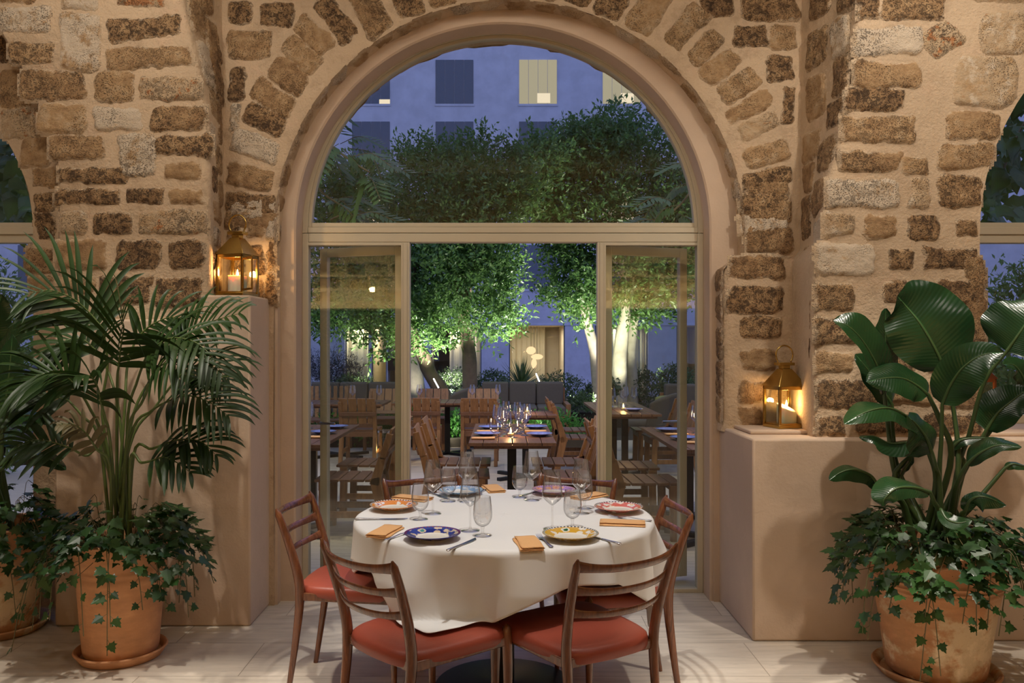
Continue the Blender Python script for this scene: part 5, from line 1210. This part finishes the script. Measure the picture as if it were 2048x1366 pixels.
# nearer broad-leaved branches left and right of the arch window
def pinnate_tree(label,pts,Y,seed,n=26,sz=.20):
    rg=random.Random(seed); b=px(*pts[0],Y); t=thing('broad_leaved_tree',label,'tree',b); m=MB(); v=MB()
    for k in range(n):
        i=rg.randrange(len(pts)-1); p=px(lerp(pts[i][0],pts[i+1][0],rg.random())+rg.uniform(-16,16),lerp(pts[i][1],pts[i+1][1],rg.random())+rg.uniform(-26,26),Y+rg.uniform(-.3,.5))-b
        d=Vector((rg.uniform(-.3,1.0)*(1 if px(*pts[-1],Y).x>b.x else -1),rg.uniform(-.6,.4),rg.uniform(-.6,.1))).normalized(); L=rg.uniform(.35,.55); C=curve([p,p+d*L*.5+Vector((0,0,.05)),p+d*L+Vector((0,0,-.06))],10); v.tube(C,.004,4)
        for j in range(2,11):
            tg=d; s=tg.cross(Vector((0,-.5,1))).normalized()
            for sg in (-1,1):
                dd=(s*sg+tg*.6+Vector((0,0,-.25))).normalized(); q=C[j]; l=sz*rg.uniform(.7,1.1); c=dd.cross(Vector((0,-.6,.8))).normalized()*l*.13
                m.add([q,q+dd*l*.45-c,q+dd*l,q+dd*l*.45+c],[(0,1,2),(0,2,3)])
    m.build('foliage',M['big_leaf'],t,smooth=0); v.tube([Vector((-.02,0,-b.z)),Vector((.0,0,-b.z*.5))]+curve([px(*q,Y)-b for q in pts],12),[.035,.028]+[.012]*13,6); v.build('stem',M['vine'],t)
pinnate_tree('broad-leaved branch hanging inside the left edge of the arched window',[(590,190),(640,270),(700,320),(740,345)],9.0,1,20)
pinnate_tree('broad-leaved foliage at the lower left of the arched window',[(585,300),(640,380),(690,420),(660,440)],9.3,2,16)
pinnate_tree('broad-leaved branch at the lower right of the arched window',[(1440,300),(1390,370),(1360,410),(1320,440)],9.0,3,12)
def palmate(label,pts,Y,seed,n,sz):
    rg=random.Random(seed); b=px(*pts[0],Y); t=thing('broad_leaved_tree',label,'tree',b); m=MB(); v=MB()
    for k in range(n):
        i=rg.randrange(len(pts)-1); p=px(lerp(pts[i][0],pts[i+1][0],rg.random())+rg.uniform(-45,45),lerp(pts[i][1],pts[i+1][1],rg.random())+rg.uniform(-45,45),Y+rg.uniform(-.4,.6))-b
        lobed(m,p,(rg.uniform(-.8,.8),rg.uniform(-.5,.2),rg.uniform(-1,.1)),(rg.uniform(-.4,.4),-1,rg.uniform(.1,.8)),sz*rg.uniform(.7,1.2))
    m.build('foliage',M['big_leaf'],t,smooth=0); v.tube([Vector((-.02,0,-b.z)),Vector((.0,0,-b.z*.5))]+curve([px(*q,Y)-b for q in pts],12),[.035,.028]+[.012]*13,6); v.build('stem',M['vine'],t)
palmate('large lobed leaves filling the arch of the left bay window',[(-120,180),(-30,300),(10,370),(40,420)],7.6,4,130,.26)
palmate('large lobed leaves filling the arch of the right bay window',[(2150,150),(2060,230),(2010,330),(1980,430)],7.6,5,120,.24)
# shrubs
def shrub(name,label,x,y,Y,rx,ry,n,mat,size,up=.4,asp=.4,cat='shrub',per=8,tl=.12):
    b=bl(x,y,Y,rx,ry); o=leaf_mesh(name,M[mat],[(0,0,0)+b[3:]],n,size,NR,None,up,per,tl,.3,asp); o.location=b[:3]; tag(o,label,cat,'clipped shrubs of the garden' if name=='round_shrub' else None); return o
for x,y,Y,rx,ry,l in ((905,778,16.2,42,34,'round green shrub between the two dark tree trunks'),(985,772,16.4,36,26,'round green shrub left of the spiky yucca, above the grey sofa'),(1118,780,16.4,45,32,'round green shrub right of the yucca, above the end of the grey sofa'),(1188,797,16.0,26,24,'low dark shrub at the foot of the white slanting trunk'),(1292,780,16,36,34,'round shrub right of the pale double trunk'),(1352,768,14.6,34,34,'pale green shrub above the far right sofa')):
    shrub('round_shrub',l,x,y,Y,rx,ry,2600,'shrub',.055)
shrub('lavender_bush','dark purple lavender bush behind the left sofa',662,752,16.4,55,30,2600,'lavender',.10,1.3,.10,'bush',6,.3)
shrub('silver_shrub','low silver-green shrub along the top of the left sofa',708,775,15.6,42,16,1700,'shrub',.06)
shrub('flowering_shrub','low pale plant beside the farther right table',1165,808,15.0,28,14,700,'shrub',.07)
for x,y,Y,rx,ry,l in ((2060,745,8.6,95,228,'tall leafy shrub filling the lower right bay window'),(-10,735,9.5,80,210,'tall leafy shrub outside the lower left bay window'),(2020,830,8.2,90,70,'low leafy shrub at the foot of the right bay window')):
    shrub('tall_shrub',l,x,y,Y,rx,ry,4200,'tree_leaf',.085,tl=.2)
# ground cover bed, lit green
m_=leaf_mesh('ground_cover',M['grass'],[(-2.2,12.4,.16,.7,.3,.26),(-1.2,12.42,.18,.7,.3,.30),(-.3,12.42,.18,.7,.3,.30),(.6,12.42,.16,.6,.3,.26)],9000,.075,NR,None,.8,7,.16,.4)
tag(m_,'lit bright green ground cover in the bed behind the long table','ground cover',None,'stuff')
# spiky yucca
t=thing('yucca_plant','spiky yucca rosette standing behind the middle of the grey sofa','plant',px(1042,772,15.6)); m=MB(); rg=random.Random(9)
for i in range(150):
    a=rg.uniform(0,2*PI); e=rg.uniform(-.25,1.45); d=Vector((math.cos(a)*math.cos(e),math.sin(a)*math.cos(e),math.sin(e))); L=rg.uniform(.42,.62); c=d.cross(Vector((.1,-.3,1))).normalized()*.014
    m.add([-c,c,d*L*.6+c*.8,d*L,d*L*.6-c*.8],[(0,1,2,4),(4,2,3)])
m.build('leaves',M['shrub'],t,smooth=0)
m=MB(); m.tube([(0,0,-.7),(0,0,.02)],.06,10); m.build('trunk',M['bark'],t)
# garden spotlights
def fixture(loc,tip,label):
    t=thing('garden_spotlight',label,'light',loc,0,'slim garden lamps'); d=Vector(tip)-Vector(loc); m=MB(); m.tube([(0,0,-.45),(0,0,0)],.012,8); m.tube([(0,0,0),d*.15],.02,8); m.build('stake',M['black_metal'],t); m=MB(); m.tube([d*.15,d],.010,8); m.build('lamp_tube',M['tube'],t)
fixture(px(879,779,14.7),px(867,757,14.7),'slim white glowing lamp on the leaning trunk'); fixture(px(1080,766,15.3),px(1072,747,15.3),'slim white glowing lamp right of the yucca')
# ================================================================== the building across the courtyard
YF2=38.0; ZB0=-.95
bd=thing('apartment_building','pale dusk-tinted building across the courtyard with square blinds and lit ground floor rooms','building',(0,YF2,0))
def bx(x): return (x-CX)*YF2/F
def bz(y): return EYE-(y-CY)*YF2/F
m=MB(); m.box(-45,45,0,.5,bz(651),24); m.box(-45,45,-.03,0,bz(651)-.0,bz(648)); m.build('upper_wall',M['facade'],bd)
OP=[(500,618,'d'),(690,738,'c'),(743,773,'b'),(776,796,'k'),(862,963,'c'),(1018,1130,'r'),(1190,1296,'c'),(1353,1420,'d')]
edges=[-30]; m=MB(); x=-45
for a,c,k in OP:
    m.box(x,bx(a),0,.5,ZB0,bz(651)); x=bx(c)
m.box(x,45,0,.5,ZB0,bz(651)); m.build('pier',M['facade'],bd)
for a,c,k in OP:
    x0,x1=bx(a),bx(c)
    f=MB(); f.box(x0,x0+.05,.12,.2,ZB0,bz(651)); f.box(x1-.05,x1,.12,.2,ZB0,bz(651)); fr=f.build('window_frame',M['shutter'],bd)
    g=MB(); g.box(x0,x1,.155,.165,ZB0,bz(651)); g.build('pane',M['pane'],fr,smooth=0)
    r=MB(); D=4.5 if k!='k' else 2; zt=bz(651); e=.0
    r.box(x0-e,x1+e,D,D+.1,ZB0,zt); r.box(x0-.1,x0,.5,D,ZB0,zt); r.box(x1,x1+.1,.5,D,ZB0,zt); r.box(x0-.1,x1+.1,.5,D+.1,zt,zt+.1); r.box(x0-.1,x1+.1,.5,D+.1,ZB0-.1,ZB0)
    r.build('room',M['room'],bd)
    if k in 'cr':
        q=MB(); wA=x0 if k=='c' else x0; wB=x1 if k=='c' else lerp(x0,x1,.72); dd=.7 if k=='c' else 4.0
        if k=='c' and x1-x0>2: wA=lerp(x0,x1,.35) if a<1000 else lerp(x0,x1,.30)
        q.grid(lambda u,v:Vector((lerp(wA,wB,u),dd+.05*math.sin(u*(wB-wA)*24),lerp(ZB0,zt,v))),int((wB-wA)*40)+4,1); q.build('curtain',M['curtain'],bd,smooth=60)
    pw={'c':45,'b':90,'r':85,'d':10,'k':2}[k]
    l=bpy.data.lights.new('room_light','AREA'); l.energy=pw; l.color=(1,.87,.68); l.size=min(1.2,(x1-x0)*.7)
    o=bpy.data.objects.new('room_light',l); COL.objects.link(o); o.location=((x0+x1)/2,YF2+(1.6 if k!='c' else .45),zt-.12)
    if k=='c': l.size=.25
# small dark sign by the doorway
m=MB(); m.box(bx(776),bx(795),-.04,0.02,bz(741),bz(716)); m.build('sign',M['black_metal'],bd)
# paper pendant lamps in the lit room
def ell(x,y,rx,ry,label,dy):
    p=px(x,y,YF2+dy); s=(YF2+dy)/F; t=thing('paper_pendant_lamp',label,'lamp',p,0,'paper lamps in the lit room'); m=MB(); m.lathe([(max(.001,rx*s*math.sin(PI*i/16)),-ry*s*math.cos(PI*i/16)) for i in range(17)],24); m.build('shade',M['paperlamp'],t,smooth=180)
    m=MB(); m.tube([(0,0,ry*s),(0,0,bz(652)-p.z+.25)],.01,5); m.build('cord',M['black_metal'],t)
ell(1062,701,9.5,8,'upper round paper lamp in the lit room across the courtyard',1.2); ell(1074,713.5,12,5.6,'middle flat oval paper lamp in the lit room across the courtyard',1.5); ell(1068,727,5.6,10,'lower tall paper lamp in the lit room across the courtyard',1.9)
# upper windows with four vertical blinds
def upper(x,y,lit):
    x0,x1,z0,z1=bx(x-38),bx(x+38),bz(y+88),bz(y)
    f=MB(); f.box(x0-.04,x1+.04,-.035,0,z0-.10,z0); f.box(x0-.03,x0,-.02,0,z0,z1); f.box(x1,x1+.03,-.02,0,z0,z1); w=f.build('window',M['facade'],bd)
    s=(x1-x0)/4; g=MB()
    for i in range(4): g.box(x0+i*s+.012,x0+(i+1)*s-.012,-.03,-.005,z0,z1)
    g.build('blind',M['litblind'] if lit==1 else M['shutter'],w)
    if lit: g=MB(); a,c=((.48,.82) if lit==1 else (.72,1)); g.box(lerp(x0,x1,a),lerp(x0,x1,c),-.036,-.03,lerp(z0,z1,.02 if lit==1 else .0),lerp(z0,z1,.24 if lit==1 else .10)); g.build('lamp_glow',M['litlamp'],w)
LIT={(3,0):1,(4,0):1,(1,0):2,(1,2):1,(4,2):1}
for c in range(-3,9):
    for r_ in range(4):
        upper(575+167*c if c else 575,120+123.4*r_,LIT.get((c,r_),0))
# ================================================================== light, sky, camera
def area(loc,tgt,power,color,sx,sy=None,spread=180):
    l=bpy.data.lights.new('added_area_light','AREA'); l.energy=power; l.color=color; l.size=sx
    if sy: l.shape='RECTANGLE'; l.size_y=sy
    l.spread=R(spread); o=bpy.data.objects.new('added_area_light',l); COL.objects.link(o); o.location=loc; o.rotation_euler=(Vector(tgt)-Vector(loc)).to_track_quat('-Z','Y').to_euler(); return o
def spot(loc,tgt,power,color,deg,blend=.5,r=.05):
    l=bpy.data.lights.new('spot_light','SPOT'); l.energy=power; l.color=color; l.spot_size=R(deg); l.spot_blend=blend; l.shadow_soft_size=r
    o=bpy.data.objects.new('spot_light',l); COL.objects.link(o); o.location=loc; o.rotation_euler=(Vector(tgt)-Vector(loc)).to_track_quat('-Z','Y').to_euler(); return o
W1=(1,.90,.78)
for x in (-3.4,-1.7,0,1.7,3.4): spot((x,1.3 if x else 2.7,4.2),(x*.95,3.2,0),24 if x else 26,W1,140,.6,.025)
area((0,3.35,4.2),(0,3.75,0),42,W1,6,.5)  # soft fill added overhead, out of view
spot((0.0,2.9,4.2),(0,3.72,.7),215,(1,.97,.92),30,.35,.03)
spot((-1.95,3.2,4.2),(-1.95,3.75,0),250,W1,46,.5,.04)
spot((1.95,2.8,4.2),(2.0,3.55,0),280,W1,46,.5,.04)
spot((-1.3,2.5,4.2),(-1.35,2.95,0),420,W1,30,.5,.04)
spot((1.3,2.5,4.2),(1.35,2.95,0),420,W1,30,.5,.04)
spot((2.1,2.2,4.1),(2.1,4.3,2.4),130,W1,60,.8,.06)
spot((-2.0,2.2,4.1),(-2.0,4.45,2.5),55,W1,60,.8,.06)
area((0,-3.1,2.12),(0,-3.4,2.5),160,(1,.80,.40),9,.12)  # unseen strip added to brighten the back wall reflected in the panes
# courtyard
WG=(1,.95,.82)
spot(px(1078,762,15.1),px(985,590,14.6),1000,WG,62,.6,.06)
spot(px(1000,800,13.2),px(960,520,14.7),260,WG,60,.7,.06)
spot(px(868,768,14.5),px(850,620,14.9),420,WG,90,.7,.06)
spot(px(900,800,16.4),px(900,500,15.2),420,WG,80,.7,.06)
spot(px(1196,815,14.9),px(1184,600,15.7),520,WG,50,.7,.06)
spot(px(1140,800,14.8),px(1130,470,15.8),420,WG,60,.7,.06)
spot(px(1246,835,14.5),px(1250,640,15.4),360,WG,60,.7,.06)
spot(px(1300,800,14.0),px(1260,460,15.6),520,WG,70,.7,.06)
spot(px(740,800,14.6),px(740,560,16.4),420,WG,75,.7,.06)
spot(px(838,815,15.9),px(826,720,16.6),30,WG,60,.8,.06)
spot((-.9,11.9,.35),(-.9,12.6,.1),25,WG,120,.8,.05)
spot((.4,11.9,.35),(.4,12.6,.1),12,WG,120,.8,.05)
for x,p in ((-2.0,270),(0,210),(2.0,270)): spot((x,5.7,4.6),(x*1.1,9.0,0),p,(1,.86,.66),95,.8,.1)
spot((-3.5,8,5.2),(-2.0,11.8,.4),220,(1,.86,.66),70,.8,.1)
spot((2.5,9,5.4),(.8,13.5,.5),220,(1,.86,.66),70,.8,.1)
wd=bpy.data.worlds.new('dusk'); SC.world=wd; wd.use_nodes=True; bg=wd.node_tree.nodes['Background']; bg.inputs[0].default_value=(.195,.24,.50,1); bg.inputs[1].default_value=1.85
cam=bpy.data.cameras.new('camera'); cam.sensor_width=36; cam.lens=F/2048*36; cam.shift_x=(1024-CX)/2048; cam.shift_y=(CY-683)/2048; cam.clip_end=200
co=bpy.data.objects.new('camera',cam); COL.objects.link(co); co.location=(0,0,EYE); co.rotation_euler=(PI/2,0,0); SC.camera=co
SC.view_settings.view_transform='Standard'; SC.view_settings.look='None'; SC.view_settings.gamma=1; SC.view_settings.exposure=0; SC.view_settings.use_curve_mapping=False
cy=SC.cycles; cy.use_denoising=True; cy.max_bounces=10; cy.diffuse_bounces=4; cy.glossy_bounces=4; cy.transmission_bounces=6; cy.transparent_max_bounces=40; cy.caustics_reflective=False; cy.caustics_refractive=False; cy.sample_clamp_indirect=4; cy.sample_clamp_direct=0
